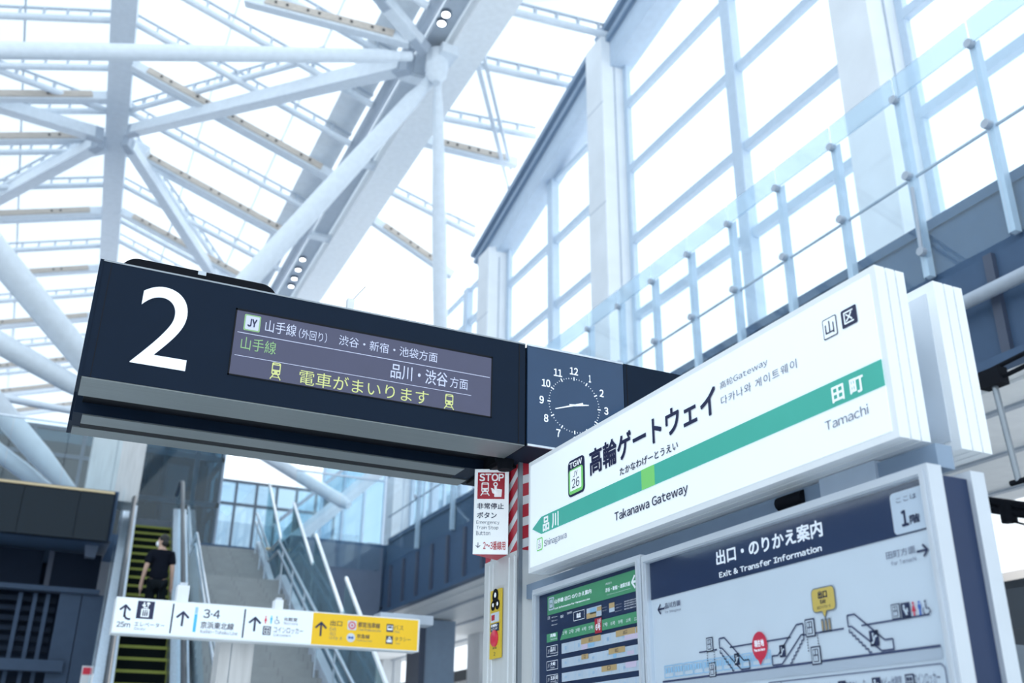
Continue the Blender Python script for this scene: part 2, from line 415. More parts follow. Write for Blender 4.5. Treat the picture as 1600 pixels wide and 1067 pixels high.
# glass wall on the right, bay by bay between the columns
cols = [(34.4, 18.0), (26.1, 17.35), (18.7, 20.3), (9.7, 22.4), (.6, 23.4), (-8.5, 23.4)]   # near face y, top z
COLLAB = ['farthest white precast column of the right glass wall, mostly behind the departure board',
          'white precast column of the right glass wall with a low top, right above the clock', 'tall white precast column of the right glass wall meeting two roof-edge beams',
          'white precast column of the right glass wall washed out by sun glare near the corner', 'white precast column of the right glass wall outside the right edge', 'white precast column of the right glass wall behind the camera']
for k, (y, zt) in enumerate(cols[:5]):
    t = thing('precast_column', (11.65, y+.45, -1.2), COLLAB[k], 'column', 'precast columns of the glass wall')
    m = MB(); m.mesh([(11.35, y+.05, -1.2), (11.35, y+.9, -1.2), (12.0, y+.9, -1.2), (12.0, y, -1.2),
                      (11.35, y+.05, zt), (11.35, y+.9, zt), (12.0, y+.9, zt+.2), (12.0, y, zt+.2)],
                     [(0, 1, 2, 3), (7, 6, 5, 4), (1, 0, 4, 5), (2, 1, 5, 6), (3, 2, 6, 7), (0, 3, 7, 4)])
    m.build('shaft', 'concrete', t)
    j = MB(); j.box((11.71, y-.004, -1), (11.73, y+.03, zt-.3))
    for z in (8.8, 11.9, 15, 18.1):
        if z < zt-.6: j.box((11.345, y+.04, z), (11.36, y+.9, z+.02))
    j.build('panel_joint', 'steel_grey', t)
TZ = [5.6, 7.7, 9.75, 11.85, 13.95, 16.05, 18.1, 20.15]
bays = [(27.0, 34.4, [29.4, 32], 17.4), (19.6, 26.1, [22.9], 18.2), (10.6, 18.7, [14.2], 21.0), (1.5, 9.7, [5.6], 22.4), (-7.6, .6, [-3.5], 22.4)]
for k, (a, b, ms, zt) in enumerate(bays):
    f = MB()
    f.box((XW-.02, a, 5.3), (XW+.12, a+.16, zt)); f.box((XW-.02, b-.16, 5.3), (XW+.12, b, zt))
    f.box((XW-.02, a, zt-.12), (XW+.12, b, zt))
    wo = f.build('window_%d' % (k+1), 'wallframe'); structure(wo, 'bay of the tall glass wall', 'window')
    for y in ms: MB().box((XW-.10, y-.16, 5.3), (XW+.14, y+.16, zt)).build('mullion', 'wallframe', wo)
    for z in TZ:
        if z < zt-.4: MB().box((XW-.03, a+.1, z-.10), (XW+.12, b-.1, z+.10)).build('transom', 'wallframe', wo)
    MB().box((XW+.04, a, 5.3), (XW+.055, b, zt)).build('pane', 'glass', wo)

# roof-edge beams that climb over the column heads
def eave(pts, lab):
    t = thing('roof_edge_beam', pts[0][0], lab, 'beam')
    (a0, a1), (b0, b1) = pts           # (bottom, top) at the far end and at the near end
    def sl(x0, x1, f0, f1, name, mt):
        A0 = V(a0)+(V(a1)-V(a0))*f0; A1 = V(a0)+(V(a1)-V(a0))*f1; B0 = V(b0)+(V(b1)-V(b0))*f0; B1 = V(b0)+(V(b1)-V(b0))*f1
        q = []
        for x in (x0, x1):
            q.append([(x, p.y, p.z) for p in (A0, B0, B1, A1)])
        MB().hexa(q[0]+q[1]).build(name, mt, t)
    sl(11.62, 12.25, 0, .58, 'soffit_box', 'eave_l')
    sl(11.50, 12.25, .58, .70, 'lower_flange', 'eave'); sl(11.60, 12.25, .70, .86, 'web', 'eave_l'); sl(11.45, 12.25, .86, 1, 'top_flange', 'eave')
eave(((((11.7, 27.4, 16.9), (11.7, 27.97, 17.98))), ((11.7, 19.7, 19.0), (11.7, 19.7, 20.45))), 'blue-grey roof-edge beam sloping between the two white columns above the clock')
eave(((((11.7, 18.75, 19.35), (11.7, 19.28, 20.62))), ((11.7, 9.9, 21.0), (11.7, 9.9, 23.2))), 'blue-grey roof-edge beam running to the top edge of the photo from the tall column')

# --- roof steel
gl = thing('roof_girder', (xl(20), 20, 22), 'wide white steel girder running down the left part of the roof', 'girder')
m = MB(); a, b = 8, 74
m.hexa([(xl(a)-.36, a, 22.05), (xl(a)+.36, a, 22.05), (xl(b)+.36, b, 22.05), (xl(b)-.36, b, 22.05), (xl(a)-.36, a, 22.75), (xl(a)+.36, a, 22.75), (xl(b)+.36, b, 22.75), (xl(b)-.36, b, 22.75)])
m.build('box_section', 'steel', gl)
m = MB()
m.bar((xl(33.4)-.36, 33.4, 22.15), (xl(33.4)-1.1, 33.7, 21.9), .5, .4); m.build('node_bracket', 'steel', gl); m = MB(); m.bar((xl(32.9)+.36, 32.9, 22.15), (xl(32.9)+1.1, 32.8, 21.8), .5, .4)
m.build('node_bracket', 'steel', gl)

gc = thing('roof_girder', (7.9, 20, 20), 'great white main girder running diagonally across the middle of the roof', 'girder')
MB().hexa([(7.62, 4, 20.0), (8.62, 4, 20.0), (8.95, 74, 20.0), (7.95, 74, 20.0), (7.62, 4, 20.8), (8.62, 4, 20.8), (8.95, 74, 20.8), (7.95, 74, 20.8)]).build('box_section', 'steel_glare', gc)
MB().hexa([(7.02, 4, 20.25), (7.5, 4, 20.25), (7.75, 74, 20.25), (7.25, 74, 20.25), (7.02, 4, 20.5), (7.5, 4, 20.5), (7.75, 74, 20.5), (7.25, 74, 20.5)]).build('service_tray', 'steel_mid', gc)
MB().tube([(6.72, 4, 20.25), (6.95, 74, 20.25)], .17).build('edge_tube', 'steel_grey', gc)
MB().hexa([(5.7, 4, 20.75), (6.6, 4, 20.75), (6.8, 74, 20.75), (5.9, 74, 20.75), (5.7, 4, 20.85), (6.6, 4, 20.85), (6.8, 74, 20.85), (5.9, 74, 20.85)]).build('side_flange', 'steel_glare', gc)
for y in (17.5, 22.6, 27.5, 33):
    MB().bar((6.7, y, 20.2), (8.0, y, 20.2), .35, .18).build('cross_plate', 'steel', gc)
for k, (px, py) in enumerate([(473, 405), (466, 421), (460, 435), (455, 447), (697, 22), (690, 36)]):
    p = on(px, py, 'z', 20.18); 
    t = thing('downlight', p, ['round lit downlight under the main girder, %s of the row above the departure board' % n for n in ('top', 'second', 'third', 'lowest')][k] if k < 4 else
              ['small lit downlight at the top edge beside the main girder, upper of two', 'small lit downlight at the top edge beside the main girder, lower of two'][k-4], 'light', 'downlights under the main girder')
    MB().tube([p+V((0, 0, -.02)), p+V((0, 0, .08))], .15, 16).build('housing', 'steel_dark', t)
    MB().tube([p+V((0, 0, -.035)), p+V((0, 0, -.02))], .11, 16).build('lens', 'led', t)

def ladder(a, b, lab, r=.105, up=.34, name='ladder_purlin', grp=None):
    a, b = V(a), V(b); t = thing(name, a, lab, 'purlin', grp)
    MB().tube([a, b], r, 12).build('tube', 'steel', t)
    m = MB(); d = b-a; n = int(d.length/.62); k = V((0, 0, up))
    m.bar(a+k, b+k, .07, .06)
    for i in range(1, n): p = a+d*(i/n); m.bar(p, p+k, .10, .07, d)
    m.build('ladder_rail', 'steel_mid', t); return t
def timber(a, b, lab, h=.30, w=.26, grp=None, npair=5):
    a, b = V(a), V(b); t = thing('timber_clad_beam', a, lab, 'beam', grp); d = (b-a).normalized()
    MB().bar(a, b, w, h).build('steel_core', 'steel', t)
    off = V((0, -w/2-.025, 0))
    MB().bar(a+off+d*.5+V((0, 0, .03)), b+off-d*.5+V((0, 0, .03)), .05, h-.08).build('timber_face', 'timber', t)
    L = (b-a).length
    for i in range(npair):
        for s in (-.16, .16):
            p = a+off+d*(.5+(L-1)*(i+.5)/npair+s)+V((0, -.026, .03))
            MB().tube([p, p+V((0, -.012, 0))], .045, 8).build('bolt', 'bolt', t)
LY = [21.8, 24.3, 26.67, 29.07, 31.54, 34.1, 36.56, 39.2, 41.8, 46.9, 50, 52.7, 56.5, 60.2, 64]
for k, y in enumerate(LY):
    x = xl(y); a = (x-.34, y, 22.35); b = (-15, y+.45, 22.35-.296*(15+x))
    ladder(a, b, '%s white ladder purlin from the top among those left of the left roof girder' % ORD[k], grp='ladder purlins left of the left girder')
TY = [30.49, 32.97, 38.44, 43.8, 49.2, 55, 59, 62.7]
for k, y in enumerate(TY):
    x = xl(y); a = (x-.34, y, 22.2); b = (-13, y+.4, 22.2-.296*(13+x))
    timber(a, b, '%s timber-faced beam from the top among those left of the left roof girder' % ORD[k], grp='timber-faced beams left of the left girder')
RY = [19.5, 22.0, 24.2, 26.46, 28.85, 31.17, 33.85, 36.2, 39.1, 40.9, 44.5, 48, 52]
for k, y in enumerate(RY):
    x = xl(y); a = (x+.34, y, 22.3); b = (6.6, y+.1, 20.15)
    ladder(a, b, '%s white ladder purlin from the top among those between the two roof girders' % ORD[k], grp='ladder purlins between the girders')
for k, y in enumerate([28.3, 33.15, 38.05, 43.5, 49]):
    x = xl(y); a = (x+.34, y, 22.15); b = (6.6, y+.1, 19.95)
    timber(a, b, '%s timber-faced beam from the top among those between the two roof girders' % ORD[k], grp='timber-faced beams between the girders')
for k, (y, zz) in enumerate([(18.9, .1), (21.3, .1), (24.1, .1), (25.5, .1), (28.9, .1), (31, .1)]):
    a = (8.75, y, 20.25); b = (11.95, y-.15, min(20.45, zw(y)+.35))
    if k in (3, 5): timber(a, b, '%s pale timber-faced beam right of the main girder, counted from the top' % ['upper', 'lower'][k == 5], npair=3)
    else: ladder(a, b, '%s faint white ladder purlin from the top among those right of the main girder' % ORD[[0, 1, 2, 0, 3][k]], grp='ladder purlins right of the main girder')

def brace(a, b, w, h, lab, w2=None, h2=None, name='roof_brace'):
    t = thing(name, a, lab, 'brace'); a, b = V(a), V(b); d = (b-a).normalized()
    MB().bar(a+d*.25, b-d*.25, w, h, w2=w2, h2=h2).build('box_member', 'steel', t)
    MB().bar(a-d*.05, a+d*.45, w*.7, h*1.25).build('end_plate', 'steel_grey', t); MB().bar(b-d*.45, b+d*.05, (w2 or w)*.7, (h2 or h)*1.25).build('end_plate', 'steel_grey', t)
NODE = V((7.45, 21.05, 19.35))
brace(on(203, 205, 'z', 21.7), on(640, 98, 'z', 19.9), .34, .34, 'tapered white box brace from the left girder node rising to the main node', .42, .5)
brace(on(158, 212, 'z', 21.6), on(-60, 146, 'z', 21.2), .40, .40, 'white box brace left of the left girder sloping up to the left edge')
brace(on(158, 222, 'z', 21.6), on(-60, 340, 'z', 21.2), .40, .40, 'white box brace left of the left girder sloping down to the left edge')
brace(on(197, 220, 'z', 21.6), on(345, 450, 'z', 20.3), .36, .36, 'white box brace from the left girder node down to the departure board')
brace(on(590, -10, 'z', 20.5), on(664, 78, 'z', 19.8), .36, .3, 'short white box brace from the top edge down to the main node')
ladder(on(205, 172, 'z', 22.2), on(505, 88, 'z', 20.9), 'white ladder brace right of the left girder rising toward the main node', name='ladder_brace')
ladder(on(165, 172, 'z', 22.2), on(-40, 96, 'z', 21.2), 'white ladder brace left of the left girder rising to the left edge', name='ladder_brace')
ladder(on(125, 225, 'z', 22.2), on(-50, 320, 'z', 21.2), 'white ladder brace left of the left girder falling to the left edge', name='ladder_brace')
ladder(on(205, 215, 'z', 22.2), on(360, 440, 'z', 20.9), 'white ladder brace right of the left girder falling toward the departure board', name='ladder_brace')
timber(on(385, 0, 'z', 20.9), on(640, 66, 'z', 19.9), 'timber-faced beam along the top edge reaching the main node', npair=4)
def strut(a, b, ra, rb, lab, name='tree_strut', mid=None):
    a, b = V(a), V(b)
    if a.x < -1:      # the left-going tubes run on up to the sloping roof steel
        f0 = lambda t: (b+(a-b)*t).z - (RZ-.45-.296*max(0, -(b+(a-b)*t).x))
        k = 1.0
        while k < 6 and f0(k) < 0 and (b+(a-b)*k).x > -14.5: k += .02
        a = b+(a-b)*k
    t = thing(name, b, lab, 'strut'); d = b-a
    mid = mid or max(ra, rb)*1.05
    MB().tube([a+d*f for f in (0, .06, .2, .4, .6, .8, .94, 1)], [ra*.55, ra, ra+(mid-ra)*.4, mid, mid, rb+(mid-rb)*.4, rb, rb*.6], 20).build('tapered_tube', 'steel', t)
    m = MB(); m.tube([a-d.normalized()*.12, a+d.normalized()*.22], ra*.75, 16); m.build('cast_end', 'steel', t)
t = thing('cast_node', NODE+V((0, 0, 0)), 'white cast steel node under the main girder where the big tubes meet', 'joint')
m = MB(); m.tube([NODE+V((0, 0, .65)), NODE+V((0, 0, .2)), NODE+V((0, 0, -.15)), NODE+V((0, 0, -.35))], [.30, .32, .28, .12], 20); m.build('casting', 'steel', t)
m = MB(); m.bar(NODE+V((.1, .6, .5)), NODE+V((.2, -.5, .5)), .5, .3); m.build('saddle', 'steel', t)
strut(on(636, 88, 'z', 19.5), on(-130, 77, 'y', 20.5), .18, .19, 'big horizontal white tube crossing the left roof from the main node', mid=.20)
BASE = on(185, 640, 'y', 23.4)
strut(on(668, 130, 'z', 19.2), BASE+V((.35, -.2, .2)), .22, .24, 'big white diagonal tube from the main node down behind the departure board', mid=.265)
strut(on(684, 132, 'z', 19.1), on(690, 700, 'y', 24.4), .14, .18, 'nearly vertical white tube from the main node down behind the departure board', mid=.20)
strut(on(-110, 268, 'y', 20), BASE+V((.0, .1, .2)), .25, .28, 'thickest white tube at left edge ending at the black sign corner', mid=.32)
strut(on(-110, 474, 'y', 21), BASE+V((-.2, .1, .1)), .20, .22, 'white tube at left edge just below the thickest one', mid=.27)
strut(on(-120, 598, 'y', 30), on(250, 668, 'y', 30), .10, .10, 'thin white tube at left edge above the dark glass screen')
F1 = on(113, 775, 'y', 24)
strut(on(-120, 500, 'y', 22), F1+V((0, 0, .05)), .24, .24, 'upper of two white tubes crossing the dark glass screen at left', mid=.27)
strut(on(-120, 618, 'y', 22.6), F1+V((-.1, .5, -.05)), .18, .18, 'lower of two white tubes crossing the dark glass screen at left', mid=.21)
brace(on(731, 40, 'z', 20.15), on(797, 300, 'z', 20.2), .12, .12, 'thin faint white brace right of the main girder, left leg of a pair')
brace(on(742, 30, 'z', 20.2), on(798, 262, 'z', 20.25), .10, .10, 'thin faint white brace right of the main girder, right leg of a pair')
strut(on(395, 700, 'y', 36), on(545, 790, 'y', 33), .22, .22, 'white tube slanting down to the right under the departure board')

# ------------------------------------------------------------------ gallery balustrade on the right (glass above the void)
t = thing('glass_balustrade', (XR, 0, 6.4), 'tall glass balustrade with blue-grey posts along the gallery above the station sign', 'balustrade')
yy = [24.4, 22.1, 19.9, 17.8, 15.7, 13.7, 12.68, 11.67, 10.69, 9.7, 8.66, 7.62, 6.58, 5.52, 4.45, 3.4, 2.3, 1.2, 0, -1.2, -2.4]
for i in range(len(yy)-1):
    a, b = yy[i]-.015, yy[i+1]+.015
    p = MB().box((XR-.15, b, 6.40), (XR-.135, a, 8.98)).build('glass_panel', 'gallery_glass', t)
    MB().box((XR-.155, b, 8.70), (XR-.13, a, 9.0)).build('reflection_band', 'reflection_glass', p)  # pale strip standing for the reflection along the glass top
for y in yy[1:]:
    m = MB(); m.hexa([(XR-.12, y-.04, 6.45), (XR-.03, y-.04, 6.45), (XR-.03, y+.04, 6.45), (XR-.12, y+.04, 6.45), (XR-.12, y-.04, 8.7), (XR-.03, y-.04, 8.78), (XR-.03, y+.04, 8.78), (XR-.12, y+.04, 8.7)])
    po = m.build('post', 'wallframe', t)
    for z in (8.70, 7.68): MB().tube([(XR-.19, y, z), (XR-.11, y, z)], .05, 10).build('glass_clamp', 'steel_grey', po)
MB().tube([(XR-.06, -2.4, 7.68), (XR-.06, 24.4, 7.68)], .018, 8).build('guard_wire', 'steel_grey', t)
MB().box((XR-.03, -2.4, 7.0), (XR+.12, 24.4, 7.12)).build('kerb', 'fascia', t)
for y in (4.45, 6.55):
    r = MB().tube([(XR-.17, y, 6.75), (XR-.17, y-.02, 7.5)], .02, 8); r.tube([(XR-.2, y, 6.72), (XR-.14, y, 6.72)], .05, 8); r.build('tie_rod', 'steel_grey', t)

def balustrade(name, pts, z0, z1, lab, rail='inox', step=1.35, gl='rail_glass'):
    t = thing(name, (*pts[0][:2], z0), lab, 'balustrade')
    for (a, b) in zip(pts[:-1], pts[1:]):
        a, b = V((*a, 0)), V((*b, 0)); L = (b-a).length; n = max(1, round(L/step)); d = (b-a).normalized()
        for i in range(n):
            p = a+d*(L*i/n+.01); q = a+d*(L*(i+1)/n-.01)
            MB().bar(p+V((0, 0, (z0+z1)/2)), q+V((0, 0, (z0+z1)/2)), .016, z1-z0).build('glass_panel', gl, t)
        MB().bar(a+V((0, 0, z1+.02)), b+V((0, 0, z1+.02)), .05, .04).build('top_rail', rail, t)
    return t
balustrade('glass_balustrade', [(5.45, 24.42), (XR-.2, 24.42)], 6.3, 8.6, 'glass balustrade along the far concourse edge right of the stairs')
t = balustrade('glass_balustrade', [(-14, 22.0), (1.15, 22.0)], 6.95, 8.25, 'glass balustrade over the dark fascia at the left edge', step=1.05)
t2 = thing('tinted_glass_band', (-3, 22.02, 5.9), 'dark tinted glass band in front of the left concourse edge', 'glazing')
x = -10.0
while x < 1.1:
    MB().box((x, 21.98, 5.9), (min(x+1.04, 1.15), 22.02, 6.88)).build('tinted_pane', 'dark_glass', t2); x += 1.05
MB().box((-10, 21.95, 6.88), (1.15, 22.06, 6.93)).build('gold_edge', 'brass', t2)

# pillar that carries the tree column, behind the sign
t = thing('clad_pillar', (1.2, 23.4, FZ), 'pale wood-grain clad pillar behind the left end of the departure board', 'pillar')
a = on(126, 800, 'y', 23); b = on(216, 800, 'y', 23)
MB().box((a.x, 23, FZ), (b.x-.05, 23.9, 8.9)).build('cladding', 'woodpanel', t)
m = MB()
m.box((a.x+.5, 22.985, FZ), (a.x+.515, 23.0, 8.9)); m.box((a.x, 22.985, 8.4), (b.x-.05, 23.0, 8.415)); m.build('joint', 'trim', t)

# glass lift
t = thing('glass_lift', (3.4, 32.6, FZ), 'dark glass lift shaft beyond the top of the escalator', 'lift')
m = MB()
for x in (2.15, 3.0, 3.95, 4.75):
    m.box((x-.07, 32, FZ), (x+.07, 32.14, 12.6)); m.box((x-.07, 34.5, FZ), (x+.07, 34.64, 12.6))
for z in (FZ+.1, 9.3, 10.8, 12.5): m.box((2.1, 32, z-.08), (4.8, 32.12, z+.08))
for z in (9.3, 10.8, 12.5): m.box((2.1, 32, z-.08), (2.22, 34.6, z+.08)); m.box((4.68, 32, z-.08), (4.8, 34.6, z+.08))
m.build('frame', 'steel_grey', t)
m = MB(); m.box((2.15, 31.98, FZ), (4.75, 32.0, 12.5)); m.build('shaft_glass', 'teal_glass', t)
MB().box((2.1, 32, FZ), (2.12, 34.6, 12.5)).build('shaft_glass', 'teal_glass', t); MB().box((4.78, 32, FZ), (4.8, 34.6, 12.5)).build('shaft_glass', 'teal_glass', t)
c = MB().box((2.6, 32.6, 8.6), (4.3, 34.2, 11.0)).build('lift_car', 'room', t)
MB().box((3.1, 32.55, 8.75), (3.8, 32.6, 10.6)).build('car_door', 'steel_grey', c)
MB().box((2.4, 33.1, 11.0), (4.5, 33.7, 11.35)).build('car_beam', 'steel', c)

# far glazed screens
def screen(x0, x1, y, z0, z1, n, lab, gl, fr, zs=(), cat='glazing', fw=.10):
    t = thing('glazed_screen', ((x0+x1)/2, y, z0), lab, cat)
    for i in range(n):
        a = x0+(x1-x0)*i/n; b = x0+(x1-x0)*(i+1)/n
        MB().box((a+fw/2, y, z0), (b-fw/2, y+.03, z1)).build('pane', gl, t)
    for i in range(n+1):
        a = x0+(x1-x0)*i/n; MB().box((a-fw/2, y-.05, z0), (a+fw/2, y+.1, z1)).build('mullion', fr, t)
    for z in (z0+.06, z1-.06, *zs): MB().box((x0, y-.04, z-.06), (x1, y+.08, z+.06)).build('rail', fr, t)
    return t
screen(-9.0, 1.9, 30.6, FZ, 10.75, 8, 'dark teal glass screen with mullions behind the tubes at the left edge', 'dark_teal', 'steel_dark', (9.9,))
MB_ = MB().box((-12, 38, FZ), (5.3, 38.3, 12.4)).build('wall_backdrop', 'wall_dark'); structure(MB_, 'dark backdrop wall added behind the left glass screen and lift', 'wall')  # added to darken what shows through the screen and lift glass
screen(6.5, 12.0, 45, FZ, 13.7, 6, 'pale far glass facade with dark mullions under the departure board', 'pale_glass', 'steel_dark', (12.6,))
screen(9.6, 15.6, 38, 7.0, 13.0, 7, 'pale glass screen with mullions behind the far gallery corner', 'pale_glass', 'wallframe', (9.4,))
t = thing('timber_wall', (13, 41, FZ), 'warm brown wall blocks seen through the glass at the far gallery corner', 'wall block')
for k, x in enumerate((10.6, 12.3, 14.0)): MB().box((x, 40+k*.4, FZ), (x+1.1, 40.3+k*.4, 10.2+.3*k)).build('block', 'brownwood', t)
t = thing('white_building', (10, 70, -1.2), 'pale building seen through the far glass facade', 'building')
MB().box((4, 68, -1.2), (20, 76, 17)).build('wall', 'concrete', t)
m = MB()
for z in (11, 14): m.box((4, 67.9, z), (20, 68, z+1.2))
m.build('window_band', 'eave_l', t)
t = thing('timber_counter', (7.4, 37.4, FZ), 'brown wooden bench wall at the top of the stairs', 'counter')
MB().box((5.7, 37.2, FZ), (9.4, 37.7, 8.7)).build('body', 'brownwood', t)
MB().box((5.6, 37.15, 8.7), (9.5, 37.75, 8.78)).build('top', 'steel_grey', t)

# upper escalator / stair flight climbing to the right, far behind
t = thing('upper_escalator', on(440, 860, 'y', 36), 'far escalator climbing up to the right behind the glass under the departure board', 'escalator')
a = on(425, 872, 'y', 36); b = on(690, 655, 'y', 36)
MB().bar(a, b, 1.6, .5).build('truss', 'steel', t)
for s in (-.8, .8):
    g = MB().bar(a+V((0, s, .75)), b+V((0, s, .75)), .04, .9).build('side_glass', 'rail_glass', t)
    MB().bar(a+V((0, s, 1.25)), b+V((0, s, 1.25)), .1, .1).build('handrail', 'steel_grey', g)
t = thing('slanted_light_panel', on(560, 860, 'y', 39), 'second pale slanted stair soffit behind the first, lower right', 'stair')
a = on(560, 890, 'y', 39); b = on(820, 690, 'y', 39)
MB().bar(a, b, 1.6, .45).build('soffit', 'steel', t)
for f in (.3, .7): p = a+(b-a)*f; MB().box((p.x-.12, p.y-.12, FZ), (p.x+.12, p.y+.12, p.z-.1)).build('post', 'steel', t)
for f in (.35, .55, .75): p = a+(b-a)*f; MB().bar(p+V((0, -.82, 0)), p+(b-a).normalized()*.9+V((0, -.82, 0)), .05, .2).build('light_slot', 'led_white', t)

# ------------------------------------------------------------------ escalator going up to the concourse
t = thing('escalator', E(0, -13.8, -7.9), 'escalator with yellow-edged black steps rising at the left', 'escalator')
SL = math.tan(math.radians(30)); STEP = .40; HW = .40
prof = lambda y: (FZ + SL*y)
nst = 32
for i in range(nst):
    y = -STEP*(i+1)+.02; z = SL*y
    m = MB()
    A = lambda x, yy, zz: E(x, yy, zz)
    m.mi = 0
    q = [(-HW, y, z-.55), (HW, y, z-.55), (HW, y+STEP, z-.55), (-HW, y+STEP, z-.55), (-HW, y, z), (HW, y, z), (HW, y+STEP, z), (-HW, y+STEP, z)]
    m.hexa([E(*k) for k in q])
    m.mi = 1
    q = [(-HW, y-.006, z-.045), (HW, y-.006, z-.045), (HW, y+.02, z-.045), (-HW, y+.02, z-.045), (-HW, y-.006, z+.004), (HW, y-.006, z+.004), (HW, y+.02, z+.004), (-HW, y+.02, z+.004)]
    m.hexa([E(*k) for k in q])
    for s in (-1, 1):
        x0, x1 = sorted((s*HW, s*(HW-.014)))
        q = [(x0, y, z), (x1, y, z), (x1, y+STEP, z), (x0, y+STEP, z), (x0, y, z+.005), (x1, y, z+.005), (x1, y+STEP, z+.005), (x0, y+STEP, z+.005)]
        m.hexa([E(*k) for k in q])
        q = [(x0, y-.004, z-.23), (x1, y-.004, z-.23), (x1, y, z-.23), (x0, y, z-.23), (x0, y-.004, z), (x1, y-.004, z), (x1, y, z), (x0, y, z)]
        m.hexa([E(*k) for k in q])
    m.build('step', ['stepblk', 'stepyel'], t)
YB = -13.2
def sloped(x0, x1, dz0, dz1, y0=YB, y1=0.0, name='p', mt='inox', m=None):
    z0 = SL*y0; z1 = SL*y1
    q = [(x0, y0, z0+dz0), (x1, y0, z0+dz0), (x1, y1, z1+dz0), (x0, y1, z1+dz0), (x0, y0, z0+dz1), (x1, y0, z0+dz1), (x1, y1, z1+dz1), (x0, y1, z1+dz1)]
    return (m or MB()).hexa([E(*k) for k in q])
for s in (-1, 1):
    def X(a, b): return tuple(sorted((s*a, s*b)))
    bp = sloped(*X(HW+.005, HW+.03), -.45, .32).build('skirt_panel', 'inox', t)
    sloped(*X(HW+.03, HW+.16), .26, .33).build('inner_deck', 'inox', bp)
    g = sloped(*X(HW+.10, HW+.115), .33, 1.02, YB, .0).build('glass_side', 'rail_glass', t)
    hr = MB(); pts = [E(s*(HW+.11), YB, SL*YB+1.05), E(s*(HW+.11), -.2, SL*-.2+1.05), E(s*(HW+.11), .5, 1.1), E(s*(HW+.11), 1.8, 1.1)]
    hr.tube(pts, .045, 10).build('handrail', 'handrail', t)
    MB().hexa([E(*k) for k in [(X(HW+.10, HW+.115)[0], 0, .3), (X(HW+.10, HW+.115)[1], 0, .3), (X(HW+.10, HW+.115)[1], 1.8, .3), (X(HW+.10, HW+.115)[0], 1.8, .3), (X(HW+.10, HW+.115)[0], 0, 1.04), (X(HW+.10, HW+.115)[1], 0, 1.04), (X(HW+.10, HW+.115)[1], 1.8, 1.04), (X(HW+.10, HW+.115)[0], 1.8, 1.04)]]).build('landing_glass', 'rail_glass', t)
    sloped(*X(HW+.16, HW+.30), -1.0, .34).build('outer_cladding', 'inox', t)
    sloped(*X(HW+.33, HW+.345), .3, 1.25).build('outer_glass', 'rail_glass', t)
m = MB(); m.hexa([E(*k) for k in [(-HW, 0, -.3), (HW, 0, -.3), (HW, 2.2, -.3), (-HW, 2.2, -.3), (-HW, 0, .02), (HW, 0, .02), (HW, 2.2, .02), (-HW, 2.2, .02)]]); m.build('comb_plate', 'steel_dark', t)
sloped(-HW-.3, HW+.3, -1.5, -.6).build('truss_casing', 'steel_grey', t)

# ------------------------------------------------------------------ person riding the escalator, seen from behind
PY = -5.75; K = 1.0
PB = E(-.02+.1, PY, SL*(-STEP*math.floor(-PY/STEP))+.0)
pt = thing('person', PB, 'person in black t-shirt and white face mask riding the escalator, head turned left', 'person')
def Q(x, y, z): return EU*x + EV*y + V((0, 0, z))
def skin_body(name, pts, edges, radii, material, parent, sub=2, root=0):
    me = bpy.data.meshes.new(name); me.from_pydata([tuple(p) for p in pts], edges, []); me.update()
    o = bpy.data.objects.new(name, me); COL.objects.link(o)
    me.materials.append(MT[material])
    mo = o.modifiers.new('skin', 'SKIN'); mo.use_smooth_shade = True
    if not me.skin_vertices: me.skin_vertices.new()
    for i, r in enumerate(radii):
        r = (r, r) if not hasattr(r, '__len__') else r
        me.skin_vertices[0].data[i].radius = r
    me.skin_vertices[0].data[root].use_root = True
    s = o.modifiers.new('sub', 'SUBSURF'); s.levels = sub; s.render_levels = sub
    o.parent = parent
    return o
B = [Q(0, 0, .92), Q(0, .02, 1.10), Q(0, .03, 1.30), Q(0, .02, 1.42), Q(-.005, 0, 1.50), Q(-.01, .01, 1.58), Q(-.012, .02, 1.66),   # 0-6 spine, neck, head
     Q(-.17, .01, 1.39), Q(-.23, -.03, 1.13), Q(-.26, .05, .90), Q(-.265, .08, .82), Q(-.262, .10, .75),     # 7-11 left arm
     Q(.17, .01, 1.39), Q(.22, -.02, 1.13), Q(.24, .06, .90), Q(.243, .09, .82), Q(.24, .11, .75),           # 12-16 right arm
     Q(-.09, 0, .86), Q(-.10, .03, .48), Q(-.10, 0, .09), Q(-.11, .13, .045), Q(.09, 0, .86), Q(.10, .02, .48), Q(.10, -.01, .09), Q(.11, .12, .045)]
ed = [(0, 1), (1, 2), (2, 3), (3, 4), (4, 5), (5, 6), (3, 7), (7, 8), (8, 9), (9, 10), (10, 11), (3, 12), (12, 13), (13, 14), (14, 15), (15, 16), (0, 17), (17, 18), (18, 19), (19, 20), (0, 21), (21, 22), (22, 23), (23, 24)]
rd = [(.14, .10), (.12, .09), (.14, .10), (.10, .07), .05, .075, .08, .055, .042, .032, .04, .03, .055, .042, .032, .04, .03, .08, .055, .04, .035, .08, .055, .04, .035]
skin_body('body', B, ed, rd, 'skin', pt)
for s in (-1, 1):
    m = MB()
    for j in range(4): m.tube([Q(s*.262+(j-1.5)*.006, .085+j*.018, .76), Q(s*.262, .095+j*.02, .70), Q(s*.256, .105+j*.02, .665-.01*(j % 2))], [.009, .008, .006], 8)
    m.tube([Q(s*.255, .075, .80), Q(s*.243, .06, .755)], [.01, .007], 8)
    m.v = [v+PB for v in m.v]; m.build('fingers', 'skin', pt)
sh = [0, 1, 2, 3, 7, 8, 12, 13]
